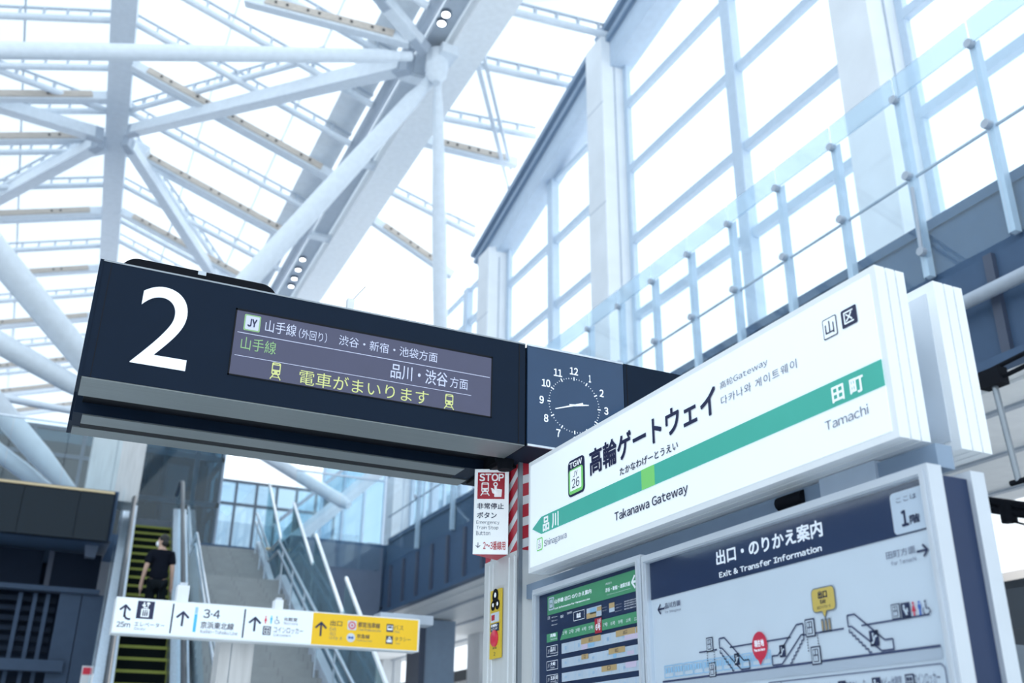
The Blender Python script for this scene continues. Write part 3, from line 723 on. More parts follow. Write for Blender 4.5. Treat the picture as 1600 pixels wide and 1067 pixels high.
skin_body('shirt', [Q(0, 0, .86)] + [B[1], B[2], B[3]] + [B[7], B[8]+Q(.01, 0, .06), B[12], B[13]+Q(-.01, 0, .06)] + [Q(0, .0, 1.46)], [(0, 1), (1, 2), (2, 3), (3, 4), (4, 5), (3, 6), (6, 7), (3, 8)],
          [(.175, .125), (.165, .12), (.18, .13), (.12, .09), .085, .075, .085, .075, .07], 'cloth', pt)
skin_body('trousers', [Q(0, 0, .92), B[17], B[18], B[19], B[21], B[22], B[23]], [(0, 1), (1, 2), (2, 3), (0, 4), (4, 5), (5, 6)], [(.16, .12), .10, .078, .065, .10, .078, .065], 'trousers', pt)
def ball(name, c, r, mt, parent, cut=None):
    m = MB(); n, k = 16, 10; vs = []
    for i in range(k+1):
        th = math.pi*i/k
        for j in range(n):
            ph = 2*math.pi*j/n; vs.append((r[0]*math.sin(th)*math.cos(ph), r[1]*math.sin(th)*math.sin(ph), r[2]*math.cos(th)))
    fs = [(i*n+j, (i+1)*n+j, (i+1)*n+(j+1) % n, i*n+(j+1) % n) for i in range(k) for j in range(n)]
    vs = [c+Q(*v)+PB for v in vs]
    m.mesh(vs, fs, True); return m.build(name, mt, parent)
ball('head', Q(-.012, .02, 1.615), (.078, .088, .112), 'skin', pt)
ball('hair', Q(.012, .0, 1.655), (.088, .098, .095), 'hair', pt)
ball('nape_hair', Q(.03, -.04, 1.59), (.065, .06, .07), 'hair', pt)
ball('face_mask', Q(-.075, .045, 1.575), (.045, .06, .055), 'mask', pt)
ball('ear', Q(-.02, -.06, 1.605), (.02, .02, .03), 'skin', pt)
for s in (-1, 1): ball('shoe', Q(s*.105, .06, .045), (.055, .14, .05), 'sole', pt)

# ------------------------------------------------------------------ stairs to the right of the escalator
t = thing('staircase', E(1.8, -13, -FZ), 'broad grey tiled staircase beside the escalator', 'stairs')
SX0, SX1 = .78, 2.66
m = MB()
def flight(y_top, z_top, n, run, rise):
    y, z = y_top, z_top
    for i in range(n):
        z -= rise
        q = [(SX0, y-run, z-.9), (SX1, y-run, z-.9), (SX1, y, z-.9), (SX0, y, z-.9), (SX0, y-run, z), (SX1, y-run, z), (SX1, y, z), (SX0, y, z)]
        m.hexa([E(*k) for k in q]); y -= run
    return y, z
y, z = flight(1.9, 0, 10, .32, .16)
q = [(SX0, y-1.3, z-.9), (SX1, y-1.3, z-.9), (SX1, y, z-.9), (SX0, y, z-.9), (SX0, y-1.3, z), (SX1, y-1.3, z), (SX1, y, z), (SX0, y, z)]
m.hexa([E(*k) for k in q]); y1, z1 = y-1.3, z
y2, z2 = flight(y1, z1, 26, .35, .152)
q = [(SX0, y2-1.3, z2-.9), (SX1, y2-1.3, z2-.9), (SX1, y2, z2-.9), (SX0, y2, z2-.9), (SX0, y2-1.3, z2), (SX1, y2-1.3, z2), (SX1, y2, z2), (SX0, y2, z2)]
m.hexa([E(*k) for k in q])
m.build('steps', 'tile', t)
m = MB()
q = [(SX1, 1.9, -1.6), (SX1+.12, 1.9, -1.6), (SX1+.12, 1.9, .15), (SX1, 1.9, .15)]
def side(yA, zA, yB, zB, x0, x1, d0, d1, mt, name, par):
    q = [(x0, yB, zB+d0), (x1, yB, zB+d0), (x1, yA, zA+d0), (x0, yA, zA+d0), (x0, yB, zB+d1), (x1, yB, zB+d1), (x1, yA, zA+d1), (x0, yA, zA+d1)]
    return MB().hexa([E(*k) for k in q]).build(name, mt, par)
segs = [(1.9, 0, y, z), (y, z, y1, z1), (y1, z1, y2, z2)]
for (a, za, b, zb) in segs: side(a, za, b, zb, SX1, SX1+.14, -1.2, .12, 'steel_grey', 'stringer', t)
# glass panels with stepped tops and double handrails
bt = thing('stair_balustrade', E(SX1+.1, -2, 0), 'glass balustrade with bright edges stepping down the right side of the stairs', 'balustrade')
for (a, za, b, zb, n) in ((1.9, 0, y, z, 1), (y, z, y1, z1, 1), (y1, z1, y2, z2, 3)):
    for i in range(n):
        f0, f1 = i/n, (i+1)/n; A, ZA, Bb, ZB = a+(b-a)*f0, za+(zb-za)*f0, a+(b-a)*f1, za+(zb-za)*f1
        hi, lo = (1.7, 1.15) if ZA-ZB > .3 else (1.3, 1.3)
        q = [(SX1+.15, Bb+.02, ZB+.05), (SX1+.165, Bb+.02, ZB+.05), (SX1+.165, A-.02, ZA+.05), (SX1+.15, A-.02, ZA+.05), (SX1+.15, Bb+.02, ZB+lo), (SX1+.165, Bb+.02, ZB+lo), (SX1+.165, A-.02, ZA+hi), (SX1+.15, A-.02, ZA+hi)]
        p = MB().hexa([E(*k) for k in q]).build('glass_panel', 'stair_glass', bt)
        MB().bar(E(SX1+.157, Bb+.02, ZB+lo), E(SX1+.157, A-.02, ZA+hi), .045, .05).build('bright_edge', 'signbody', p) if ZA-ZB > .3 else None
hb = thing('stair_handrail', E(SX1-.05, -2, 0), 'double metal handrail on the right side of the stairs', 'handrail')
for h, nm in ((.85, 'upper_rail'), (.62, 'lower_rail')):
    MB().tube([E(SX1-.08, a, zz+h) for a, zz in ((1.9, 0), (y, z), (y1, z1), (y2, z2))], .028, 8).build(nm, 'inox', hb)
for a, za, b, zb, n in ((1.9, 0, y, z, 3), (y1, z1, y2, z2, 6)):
    for i in range(n):
        f = (i+.5)/n; A, Z = a+(b-a)*f, za+(zb-za)*f
        MB().tube([E(SX1-.08, A, Z-.1), E(SX1-.08, A, Z+.84)], .018, 8).build('post', 'inox', hb)
MB().tube([E(SX1-.16, y+.1, z+.93), E(SX1+.02, y+.1, z+.93)], .03, 8).build('gold_end', 'brass', hb)
h2 = thing('stair_handrail', E(SX0+.1, -2, 0), 'metal handrail on the left side of the stairs beside the escalator', 'handrail')
for h, nm in ((.85, 'upper_rail'), (.62, 'lower_rail')):
    MB().tube([E(SX0+.06, a, zz+h) for a, zz in ((1.9, 0), (y, z), (y1, z1), (y2, z2))], .028, 8).build(nm, 'inox', h2)

# ------------------------------------------------------------------ below the left concourse edge
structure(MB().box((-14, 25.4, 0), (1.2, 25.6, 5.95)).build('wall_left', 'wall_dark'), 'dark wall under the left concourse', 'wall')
t = thing('waiting_room', (-2, 23.2, 0), 'dark waiting room front under the concourse with louvres and pale panels', 'room')
m = MB()
for x in (-7, -4.9, -2.9, -.95, .2): m.box((x, 23.6, 5.05), (x+1.85 if x < -1 else x+1.0, 23.7, 5.9))
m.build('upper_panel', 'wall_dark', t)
for x in (-5.0, -3.0, -1.0, .15): MB().box((x, 23.55, 5.05), (x+.1, 23.62, 5.9)).build('panel_seam', 'fascia_rib', t)
MB().box((-7, 23.0, 4.98), (1.25, 23.3, 5.08)).build('ledge', 'room', t)
a = on(88, 960, 'y', 23.1).x; b = on(158, 960, 'y', 23.1).x
MB().box((a, 23.1, 0), ((a+b)/2-.01, 23.2, 4.98)).build('pale_panel', 'room', t)
MB().box(((a+b)/2+.01, 23.1, 0), (b, 23.2, 4.98)).build('pale_panel', 'room', t)
for k in range(9): MB().box((-7, 23.4, 3.2+k*.2), (a-.05, 23.46, 3.2+k*.2+.10)).build('louvre_slat', 'room_dark', t)
for x in (-1.6, -.28, .0, .24): MB().box((x, 23.25, 0), (x+.08, 23.35, 4.95)).build('post', 'room', t)
MB().box((-7, 22.95, 3.4), (a+.3, 23.2, 3.62)).build('sill_beam', 'room', t)
t = thing('hanging_speaker', (.93, 22.9, 5.5), 'small grey speaker box hanging under the dark left fascia', 'speaker')
a = on(133, 845, 'y', 22.9); b = on(152, 872, 'y', 22.9)
m = MB(); m.hexa([(a.x+.05, 22.85, b.z), (b.x-.05, 22.85, b.z), (b.x-.05, 23.05, b.z), (a.x+.05, 23.05, b.z), (a.x, 22.8, a.z), (b.x, 22.8, a.z), (b.x, 23.05, a.z), (a.x, 23.05, a.z)])
m.build('box', 'wall_mid', t); MB().box(((a.x+b.x)/2-.03, 22.9, a.z), ((a.x+b.x)/2+.03, 22.96, 5.95)).build('bracket', 'fascia', t)
t = thing('notice_sign', on(134, 1050, 'y', 22), 'small white notice with a red mark at the foot of the escalator side', 'sign')
a = on(129, 1040, 'y', 22.3); b = on(141, 1075, 'y', 22.3)
MB().box((a.x, 22.3, b.z), (b.x, 22.33, a.z)).build('plate', 'signbody', t); MB().box((a.x+.02, 22.29, a.z-.16), (b.x-.02, 22.3, a.z-.03)).build('red_mark', 'redl', t)

# pier, trains, wires on the right
t = thing('gallery_pier', (8.6, 23.5, -1.2), 'grey-blue square pier standing under the right gallery', 'pillar')
a = on(664, 1000, 'y', 24.3); b = on(711, 1000, 'y', 24.3)
MB().box((a.x, 24.3, -1.2), (b.x, 25.2, 5.18)).build('shaft', 'eave', t)
MB().box((a.x-.15, 24.25, -1.2), (a.x, 25.2, 5.18)).build('dark_edge', 'fascia_rib', t)
def train(x0, x1, y0, y1, z1, lab, name='train_car'):
    t = thing(name, ((x0+x1)/2, (y0+y1)/2, -1.2), lab, 'train')
    w = x1-x0
    pr = [(0, -.1), (w, -.1), (w, z1-.55), (w-.12, z1-.25), (w-.5, z1-.05), (w/2, z1), (.5, z1-.05), (.12, z1-.25), (0, z1-.55)]
    f = Fr((x0, y0, 0), (1, 0, 0), (0, 0, 1))
    MB().poly(f, [p for p in pr[:3]] + [pr[-1]], 0, -(y1-y0)).build('body', 'train', t)
    MB().poly(f, pr[2:], 0, -(y1-y0)).build('roof', 'train_roof', t)
    k = y0+1
    while k < y1-2:
        MB().box((x0-.02, k, .9), (x0+.02, k+1.6, 1.9)).build('window', 'train_win', t); k += 2.4
    MB().box((x0-.015, y0, 2.1), (x0+.02, y1, 2.25)).build('stripe', 'train_green', t)
    k = y0+2
    while k < y1-3: MB().box((x0+.6, k, z1-.1), (x1-.6, k+2.6, z1+.22)).build('roof_unit', 'train_roof', t); k += 5.5
    for k in (y0+2, y1-2): MB().box((x0+.3, k-1, -1.2), (x1-.3, k+1, -.1)).build('bogie', 'rubber', t)
train(11.6, 14.4, 26, 46, 4.3, 'dark train roof on the far track, seen between the yellow sign and the pillar')
train(6.75, 9.5, -9, 10, 2.85, 'train roof on the near track at the lower right corner of the photo')
t = thing('overhead_wire', (7.4, 5, 4.8), 'black twin overhead conductor with clamps below the right gallery', 'wire')
p = on(1531, 606, 'x', 7.4); q = on(1640, 553, 'x', 7.4)
d = (q-p); p2 = p-d*6; q2 = q+d*2
MB().tube([p2, q2], .022, 8).build('conductor', 'rubber', t); MB().tube([p2+V((0, 0, .11)), q2+V((0, 0, .11))], .022, 8).build('conductor', 'rubber', t)
c = on(1553, 598, 'x', 7.4); MB().box((7.4-.06, c.y-.11, c.z-.04), (7.4+.06, c.y+.11, c.z+.12)).build('clamp', 'rubber', t)
b = on(1592, 752, 'x', 7.4); MB().tube([c, b], .028, 8).build('drop_rod', 'trim', t); MB().tube([b+V((0, .08, 0)), b-V((0, .08, 0))], .025, 8).build('rod_foot', 'rubber', t)
t = thing('catenary_arm', on(1560, 790, 'x', 10), 'black catenary arm with insulators against the bright gap at right', 'catenary')
a = on(1535, 781, 'x', 10); b = on(1660, 799, 'x', 10)
MB().tube([a, b], .05, 8).build('arm', 'rubber', t); MB().tube([on(1530, 793, 'x', 10), on(1660, 812, 'x', 10)], .05, 8).build('arm', 'rubber', t)
p = on(1575, 800, 'x', 10); MB().tube([p+V((0, 0, .1)), p-V((0, 0, .12))], .09, 10).build('insulator', 'rubber', t)
MB().tube([p-V((0, 0, .1)), on(1612, 822, 'x', 10)], .015, 6).build('stay', 'rubber', t)

# ================================================================== the station sign and its stand
def crop(x0, y0, s): return lambda X, Y: (x0+X/s, y0+Y/s)
def casing(x0, x1, y0, y1, z0, z1, parent, name='casing'):
    """white sign box whose edge has shallow grooves all round"""
    m = MB(); n = 3; w = (x1-x0)/n
    for i in range(n):
        a, b = x0+w*i, x0+w*(i+1)
        m.box((a+(.006 if i else 0), y0, z0), (b, y1, z1))
        if i: m.box((a-.001, y0+.006, z0+.006), (a+.007, y1-.006, z1-.006))
    return m.build(name, 'signbody', parent)
SY0, SY1, SZ0, SZ1 = 1.842, 4.072, 2.434, 2.949
st = thing('station_sign', (2.06, 2.96, SZ0), 'lit white station name sign with green band reading Takanawa Gateway', 'sign')
casing(2.0, 2.112, SY0, SY1, SZ0, SZ1, st)
fr = Fr((1.9985, 0, 0), (0, -1, 0), (0, 0, 1))
MB().fbox(fr, -SY1+.022, SZ0+.022, -SY0-.022, SZ1-.022, -.003, .0015).build('face_panel', 'signface', st)
A = crop(800, 400, 2.134); Bc = crop(1200, 380, 2.8075)
gz0, gz1 = 2.586, 2.663
ua, _ = fr.uv(*A(70, 912)); ub, _ = fr.uv(*A(100, 900)); ue = -1.862
m = MB().poly(fr, [(ua, (gz0+gz1)/2), (ub, gz0), (ue, gz0), (ue, gz1), (ub, gz1)], .004, .002)
m.build('green_band', 'green', st)['label'] = 'green band with an arrow point at the left'
a = fr.uv(*A(437, 785)); b = fr.uv(*A(477, 700))
MB().fbox(fr, a[0], gz0, b[0], gz1, .004, .0055).build('station_marker', 'lime', st)['label'] = 'light green square on the band'
MB().tpx(fr, '高輪ゲートウェイ', A(263, 733), A(678, 428), .004, .035).build('station_name_lettering', 'ink', st)
MB().tpx(fr, 'たかなわげーとうえい', A(363, 734), A(555, 615), .004, .012).build('kana_lettering', 'ink', st)
MB().tpx(fr, '高轮Gateway', A(697, 450), A(853, 338), .004, .0).tpx(fr, '다카나와 게이트웨이', A(701, 500), A(950, 342), .004, .0).build('foreign_lettering', 'inkl', st)
MB().tpx(fr, 'Takanawa Gateway', A(346, 893), A(588, 754), .004, .012).build('roman_lettering', 'ink', st)
MB().tpx(fr, '品 川', A(108, 920), A(159, 851), .0065, .03).tpx(fr, '田 町', Bc(294, 703), Bc(421, 577), .0065, .03).build('band_lettering', 'white_ink', st)
MB().tpx(fr, 'Shinagawa', A(109, 976), A(184, 916), .004, .0).tpx(fr, 'Tamachi', Bc(258, 825), Bc(441, 703), .004, .0).build('next_station_lettering', 'inkl', st)
# station number badge
a = fr.uv(*A(191, 808)); b = fr.uv(*A(243, 660))
u0, u1 = a[0], b[0]; v0, v1 = a[1], b[1]; H = v1-v0; w = u1-u0
bd = MB().poly(fr, rrect(u0, v0, u1, v1, w*.16), .005, .003).build('number_badge', 'ink', st); bd['label'] = 'dark rounded badge reading TGW JY 26'
MB().poly(fr, rrect(u0+w*.06, v0+w*.06, u1-w*.06, v0+H*.74, w*.12), .006).build('badge_ring', 'lime', bd)
MB().poly(fr, rrect(u0+w*.16, v0+w*.16, u1-w*.16, v0+H*.70, w*.03), .007).build('badge_field', 'signface', bd)
MB().text(fr, 'TGW', u0+w*.12, v0+H*.78, u1-w*.12, v0+H*.93, .006, .03).build('code_lettering', 'white_ink', bd)
MB().text(fr, 'JY', u0+w*.36, v0+H*.50, u1-w*.36, v0+H*.65, .008, .0).text(fr, '26', u0+w*.27, v0+H*.20, u1-w*.27, v0+H*.45, .008, .0).build('number_lettering', 'ink', bd)
a = fr.uv(*A(85, 986)); b = fr.uv(*A(104, 936)); u0, u1, v0, v1 = a[0], b[0], a[1], b[1]; w = u1-u0
sb = MB().poly(fr, rrect(u0, v0, u1, v1, w*.12), .0035).poly(fr, rrect(u0+w*.1, v0+w*.1, u1-w*.1, v1-w*.1, w*.06), .004); sb.m[-1] = 1
sb = sb.build('next_station_badge', ['lime', 'signface'], st)
MB().text(fr, 'JY', u0+w*.35, v0+(v1-v0)*.62, u1-w*.35, v0+(v1-v0)*.85, .005, 0).text(fr, '25', u0+w*.25, v0+(v1-v0)*.2, u1-w*.25, v0+(v1-v0)*.52, .005, 0).build('number_lettering', 'inkl', sb)
def boxed(glyph, TL, BR, inv):
    (u0, v1), (u1, v0) = fr.uv(*TL), fr.uv(*BR); w = u1-u0
    m = MB().poly(fr, rrect(u0, v0, u1, v1, w*.08), .0035); m.mi = 0 if inv else 1
    k = .06 if not inv else .17
    m.poly(fr, rrect(u0+w*k, v0+w*k, u1-w*k, v1-w*k, w*.06), .0042); m.m[-1] = 1 if not inv else 0
    m.mi = 1 if inv else 0
    m.text(fr, glyph, u0+w*.2, v0+(v1-v0)*.18, u1-w*.2, v1-(v1-v0)*.18, .005, .008)
    o = m.build('fare_zone_mark', ['ink', 'signface'], st); return o
boxed('山', Bc(240, 343), Bc(312, 398), False); boxed('区', Bc(321, 302), Bc(399, 345), True)

sb2 = thing('station_sign', (2.28, 2.96, SZ0), 'second white sign box standing behind the station name sign, back toward us', 'sign')
casing(2.226, 2.343, SY0, SY1, SZ0, SZ1, sb2)
MB().box((2.2235, SY0+.03, SZ0+.03), (2.226, SY1-.03, SZ1-.03)).build('back_panel', 'frame', sb2)
t = thing('sign_support', (2.17, 3.0, 2.3), 'blue-grey steel support carrying the two white sign boxes above the boards', 'support')
m = MB()
m.box((2.113, 1.95, 2.50), (2.2235, 4.3, 2.62)); m.build('upper_beam', 'eave_l', t)
for y in (2.05, 3.95): MB().box((2.113, y, 2.62), (2.2235, y+.1, 2.9)).build('hanger', 'eave_l', t)
MB().box((2.10, 1.82, 2.36), (2.16, 4.3, 2.425)).build('lower_beam', 'eave', t)
MB().box((2.09, 2.03, 2.345), (2.16, 2.26, 2.432)).build('pale_bracket', 'eave_l', t)
MB().tube([(2.10, 2.34, 2.40), (2.10, 2.46, 2.40)], .022, 10).build('clamp', 'rubber', t)

# boards under the sign
BX = 1.985
def board(name, lab, y0, y1, z1, x0=BX, x1=2.035, fw=.028):
    t = thing(name, ((x0+x1)/2, (y0+y1)/2, 0), lab, 'board')
    m = MB(); z0 = .75
    m.box((x0, y0, z0), (x1, y0+fw, z1)); m.box((x0, y1-fw, z0), (x1, y1, z1)); m.box((x0, y0+fw, z1-fw), (x1, y1-fw, z1)); m.box((x0, y0+fw, z0), (x1, y1-fw, z0+fw))
    m.box((x0-.008, y0+.012, z0+.012), (x0+.001, y0+.024, z1-.012)); m.box((x0-.008, y1-.024, z0+.012), (x0+.001, y1-.012, z1-.012)); m.box((x0-.008, y0+.024, z1-.024), (x0+.001, y1-.024, z1-.012))
    m.build('frame', 'frame', t)
    for y in (y0+.1, y1-.16): MB().box((x0+.012, y, 0), (x1-.005, y+.06, z0+.02)).build('leg', 'trim', t)
    return t
PZ = 2.338
e1 = board('exit_information_board', 'exit and transfer information board with navy header under the station sign', 1.757, 3.108, PZ)
fb = Fr((2.004, 0, 0), (0, -1, 0), (0, 0, 1))
D = crop(1200, 700, 2.9075); EE = crop(1000, 860, 3.2); CC = crop(830, 720, 3.075); G = crop(840, 870, 5.417)
MB().box((2.005, 1.784, .777), (2.02, 3.081, PZ-.027)).build('poster', 'poster', e1)
hz = fb.uv(*CC(590, 662))[1]; hz2 = fb.uv(*D(729, 372))[1]; hz = (hz+hz2)/2
MB().rect(fb, -3.081, hz, -1.785, PZ-.028, .001).build('header', 'posternavy', e1)
MB().tpx(fb, '出口・のりかえ案内', CC(895, 503), D(243, 324), .002, .03).tpx(fb, 'Exit & Transfer Information', CC(908, 562), D(244, 438), .002, .03).build('header_lettering', 'white_ink', e1)
(u0, v1), (u1, v0) = fb.uv(*D(553, 215)), fb.uv(*D(728, 365)); v1 = fb.uv(*D(690, 170))[1]
fl = MB().poly(fb, rrect(u0, v0+.003, -1.795, v1, .012), .002).build('floor_card', 'posterwhite', e1)
MB().tpx(fb, 'ここは', D(587, 252), D(675, 203), .003, .0).tpx(fb, '1', D(616, 356), D(634, 280), .003, .04).tpx(fb, '階', D(652, 345), D(690, 295), .003, .02).build('lettering', 'ink', fl)
MB().tpx(fb, '田町方面', D(541, 507), D(668, 441), .002, .0).tpx(fb, '品川方面', EE(127, 293), EE(203, 246), .002, .01).build('direction_lettering', 'inkl', e1)
MB().tpx(fb, 'for Tamachi', D(563, 536), D(675, 490), .002, .0).tpx(fb, 'for Shinagawa', EE(127, 320), EE(205, 285), .002, .0).build('direction_small_lettering', 'inkl', e1)
def arrow(m, f, u, v, s, ang, c=.002, w=.16):
    ca, sa = math.cos(math.radians(ang)), math.sin(math.radians(ang))
    T = lambda a, b: (u+(a*ca-b*sa)*s, v+(a*sa+b*ca)*s)
    m.line(f, T(-.5, 0), T(.46, 0), w*s, c); m.line(f, T(.08, .42), T(.5, -.03), w*s, c+.0001); m.line(f, T(.08, -.42), T(.5, .03), w*s, c+.0002)
m = MB(); u, v = fb.uv(*D(703, 466)); arrow(m, fb, u, v, .036, 0); u, v = fb.uv(*EE(108, 293)); arrow(m, fb, u, v, .04, 180)
m.build('arrow', 'ink', e1)
# section drawing of the station on the board
q = lambda X, Y: fb.uv(*EE(X, Y))
uz = q(305, 497)[1]; gz = q(115, 640)[1]
fl0, fl1 = q(305, 497), q(1480, 330); g0, g1 = q(115, 640), q(1510, 500)
zu = (fl0[1]+fl1[1])/2; zg = (g0[1]+g1[1])/2
m = MB()
for a, b in ((305, 395), (460, 770), (830, 1040), (1130, 1480)):
    ua_ = q(a, 640-(a-115)*.1)[0]; ub_ = q(b, 640-(b-115)*.1)[0]; m.line(fb, (ua_, zu), (ub_, zu), .0045)
m.line(fb, (g0[0], zg), (g1[0], zg), .006)
m.build('level_lines', 'inkm', e1)
MB().rect(fb, g0[0], zg-.03, g1[0], zg-.004, .0015).build('ground_band', 'frame', e1)
def X2u(X, f): # position on the drawing at height fraction f between ground (0) and upper floor (1)
    yg = 640-(X-115)*.1004; yu = 497-(X-305)*.142; return q(X, yg+(yu-yg)*f)[0]
def esc_icon(xt, xb, w):
    m = MB(); ut, ub = X2u(xt, 1), X2u(xb, 0); s = 1 if ub > ut else -1
    r = .016
    pts = [(ut-s*.0, zu+.002), (ut, zu+2*r), (ut+s*.028, zu+2*r), (ub-s*.005, zg+2*r), (ub+s*.022, zg+2*r), (ub+s*.022, zg+.006), (ub-s*.02, zg+.006), (ut+s*.012, zu+.002), (ut, zu+.002)]
    # round the ends
    m.pline(fb, pts, .0045)
    n = 7; us, ue_ = ut+s*.002, ub-s*.055
    st_ = [(us, zu-.004)]
    for i in range(n):
        st_ += [(us+(ue_-us)*i/n, zu-.004+(zg-zu+.01)*(i+1)/n*1.0), (us+(ue_-us)*(i+1)/n, zu-.004+(zg-zu+.01)*(i+1)/n)]
    m.pline(fb, st_, .004)
    return m.build('escalator_drawing', 'inkm', e1)
esc_icon(400, 530, 1); esc_icon(822, 692, 1); esc_icon(1045, 1245, 1)
def pict(kind, X, f, sx=.036, sy=.045, name=None, u=None, v=None, par=None, fr_=None, c=.002, cols=('ink', 'poster')):
    par = par or e1; fr_ = fr_ or fb
    if u is None: u = X2u(X, 0); v = zg+(zu-zg)*f
    m = MB(); x0, x1, y0, y1 = u-sx/2, u+sx/2, v-sy/2, v+sy/2
    R = lambda a, b, c_, d, k=.0008: m.rect(fr_, x0+(x1-x0)*a, y0+(y1-y0)*b, x0+(x1-x0)*c_, y0+(y1-y0)*d, c+k)
    m.mi = 0; m.rect(fr_, x0, y0, x1, y1, c); m.mi = 1
    if kind == 'lift':
        R(.1, .08, .9, .92); m.mi = 0; R(.22, .15, .78, .85, .0016); m.mi = 1; R(.30, .2, .70, .48, .0022); R(.30, .55, .45, .8, .0022); R(.55, .55, .70, .8, .0022); m.mi = 0; R(.48, .2, .52, .48, .003)
    elif kind == 'lift_cab':
        R(.26, .10, .74, .56); R(.36, .60, .64, .66)
        m.line(fr_, (x0+sx*.38, y0+sy*.70), (x0+sx*.38, y0+sy*.93), sx*.07, c+.001); m.line(fr_, (x0+sx*.28, y0+sy*.78), (x0+sx*.38, y0+sy*.70), sx*.07, c+.0012); m.line(fr_, (x0+sx*.48, y0+sy*.78), (x0+sx*.38, y0+sy*.70), sx*.07, c+.0014)
        m.line(fr_, (x0+sx*.62, y0+sy*.70), (x0+sx*.62, y0+sy*.93), sx*.07, c+.001); m.line(fr_, (x0+sx*.53, y0+sy*.84), (x0+sx*.62, y0+sy*.93), sx*.07, c+.0012); m.line(fr_, (x0+sx*.72, y0+sy*.84), (x0+sx*.62, y0+sy*.93), sx*.07, c+.0014)
        m.mi = 0
        for k in (.38, .5, .62): m.disc(fr_, x0+sx*k, y0+sy*.46, sx*.045, c+.002, 8); m.rect(fr_, x0+sx*(k-.04), y0+sy*.16, x0+sx*(k+.04), y0+sy*.40, c+.002)
    elif kind == 'escalator':
        m.line(fr_, (x0+sx*.15, y0+sy*.22), (x0+sx*.4, y0+sy*.22), sx*.14, c+.001); m.line(fr_, (x0+sx*.36, y0+sy*.22), (x0+sx*.66, y0+sy*.62), sx*.14, c+.0012); m.line(fr_, (x0+sx*.62, y0+sy*.62), (x0+sx*.88, y0+sy*.62), sx*.14, c+.0014); m.disc(fr_, x0+sx*.42, y0+sy*.78, sx*.09, c+.001, 10); m.line(fr_, (x0+sx*.42, y0+sy*.7), (x0+sx*.44, y0+sy*.42), sx*.12, c+.0016)
    elif kind == 'baby':
        m.disc(fr_, x0+sx*.35, y0+sy*.78, sx*.12, c+.001, 10); m.line(fr_, (x0+sx*.3, y0+sy*.68), (x0+sx*.6, y0+sy*.2), sx*.2, c+.001); m.disc(fr_, x0+sx*.68, y0+sy*.55, sx*.1, c+.0012, 10); m.line(fr_, (x0+sx*.4, y0+sy*.5), (x0+sx*.8, y0+sy*.4), sx*.1, c+.0014)
    elif kind == 'locker':
        R(.15, .12, .85, .88); m.mi = 0; R(.22, .52, .48, .8, .0016); R(.54, .52, .78, .8, .0016); R(.22, .18, .78, .46, .0016); m.mi = 1; R(.4, .26, .6, .38, .0022)
    elif kind == 'bus':
        R(.12, .25, .88, .8); m.mi = 0; R(.2, .45, .8, .72, .0016)
    elif kind == 'taxi':
        R(.12, .2, .88, .5); R(.28, .5, .72, .75); R(.4, .78, .6, .88); m.mi = 0; R(.36, .52, .64, .68, .0016); m.disc(fr_, x0+sx*.28, y0+sy*.35, sx*.07, c+.0018, 8); m.disc(fr_, x0+sx*.72, y0+sy*.35, sx*.07, c+.0018, 8)
    return m.build(name or kind+'_symbol', list(cols), par)
def man(m, f, u, v, h, c=.003):
    m.disc(f, u, v+h*.42, h*.1, c, 10); m.poly(f, [(u-h*.15, v+h*.28), (u-h*.15, v-.05*h), (u-h*.09, v-.05*h), (u-h*.09, v-h*.5), (u+h*.09, v-h*.5), (u+h*.09, v-.05*h), (u+h*.15, v-.05*h), (u+h*.15, v+h*.28)], c)
def woman(m, f, u, v, h, c=.003):
    m.disc(f, u, v+h*.42, h*.1, c, 10); m.poly(f, [(u-h*.06, v+h*.28), (u-h*.19, v-h*.18), (u-h*.07, v-h*.18), (u-h*.07, v-h*.5), (u+h*.07, v-h*.5), (u+h*.07, v-h*.18), (u+h*.19, v-h*.18), (u+h*.06, v+h*.28)], c)
def chair(m, f, u, v, h, c=.003):
    m.disc(f, u-h*.05, v+h*.42, h*.09, c, 10); m.line(f, (u-h*.05, v+h*.3), (u-h*.02, v-h*.05), h*.1, c); m.line(f, (u-h*.02, v-h*.05), (u+h*.22, v-h*.05), h*.08, c+.0002); m.line(f, (u+h*.22, v-h*.05), (u+h*.34, v-h*.4), h*.08, c+.0004)
    P = [(u+h*.28*math.cos(a)-.02*h, v-h*.2+h*.28*math.sin(a)) for a in [math.radians(x) for x in range(130, 345, 15)]]; m.pline(f, P, h*.07, c+.0006)
pict('lift', 360, 1.25); pict('lift', 366, .22)
pict('lift', 872, 1.22, .04, .05); pict('lift', 888, .22, .04, .05)
pict('escalator', 492, .5, .026, .034); pict('escalator', 722, .55, .026, .034); pict('escalator', 1186, .52, .032, .04)
u = q(1282, 305)[0]; v = q(1282, 305)[1]; pict('lift', 0, 0, .030, .038, u=u, v=v); u, v = q(1332, 299); pict('baby', 0, 0, .030, .038, u=u, v=v)
m = MB(); u, v = q(1372, 292); woman(m, fb, u, v, .034); m.build('toilet_symbol', 'redl', e1); m = MB(); u, v = q(1402, 288); man(m, fb, u, v, .034); m.build('toilet_symbol', 'bluep', e1)
m = MB(); u, v = q(1436, 285); chair(m, fb, u, v, .036); m.build('wheelchair_symbol', 'ink', e1)
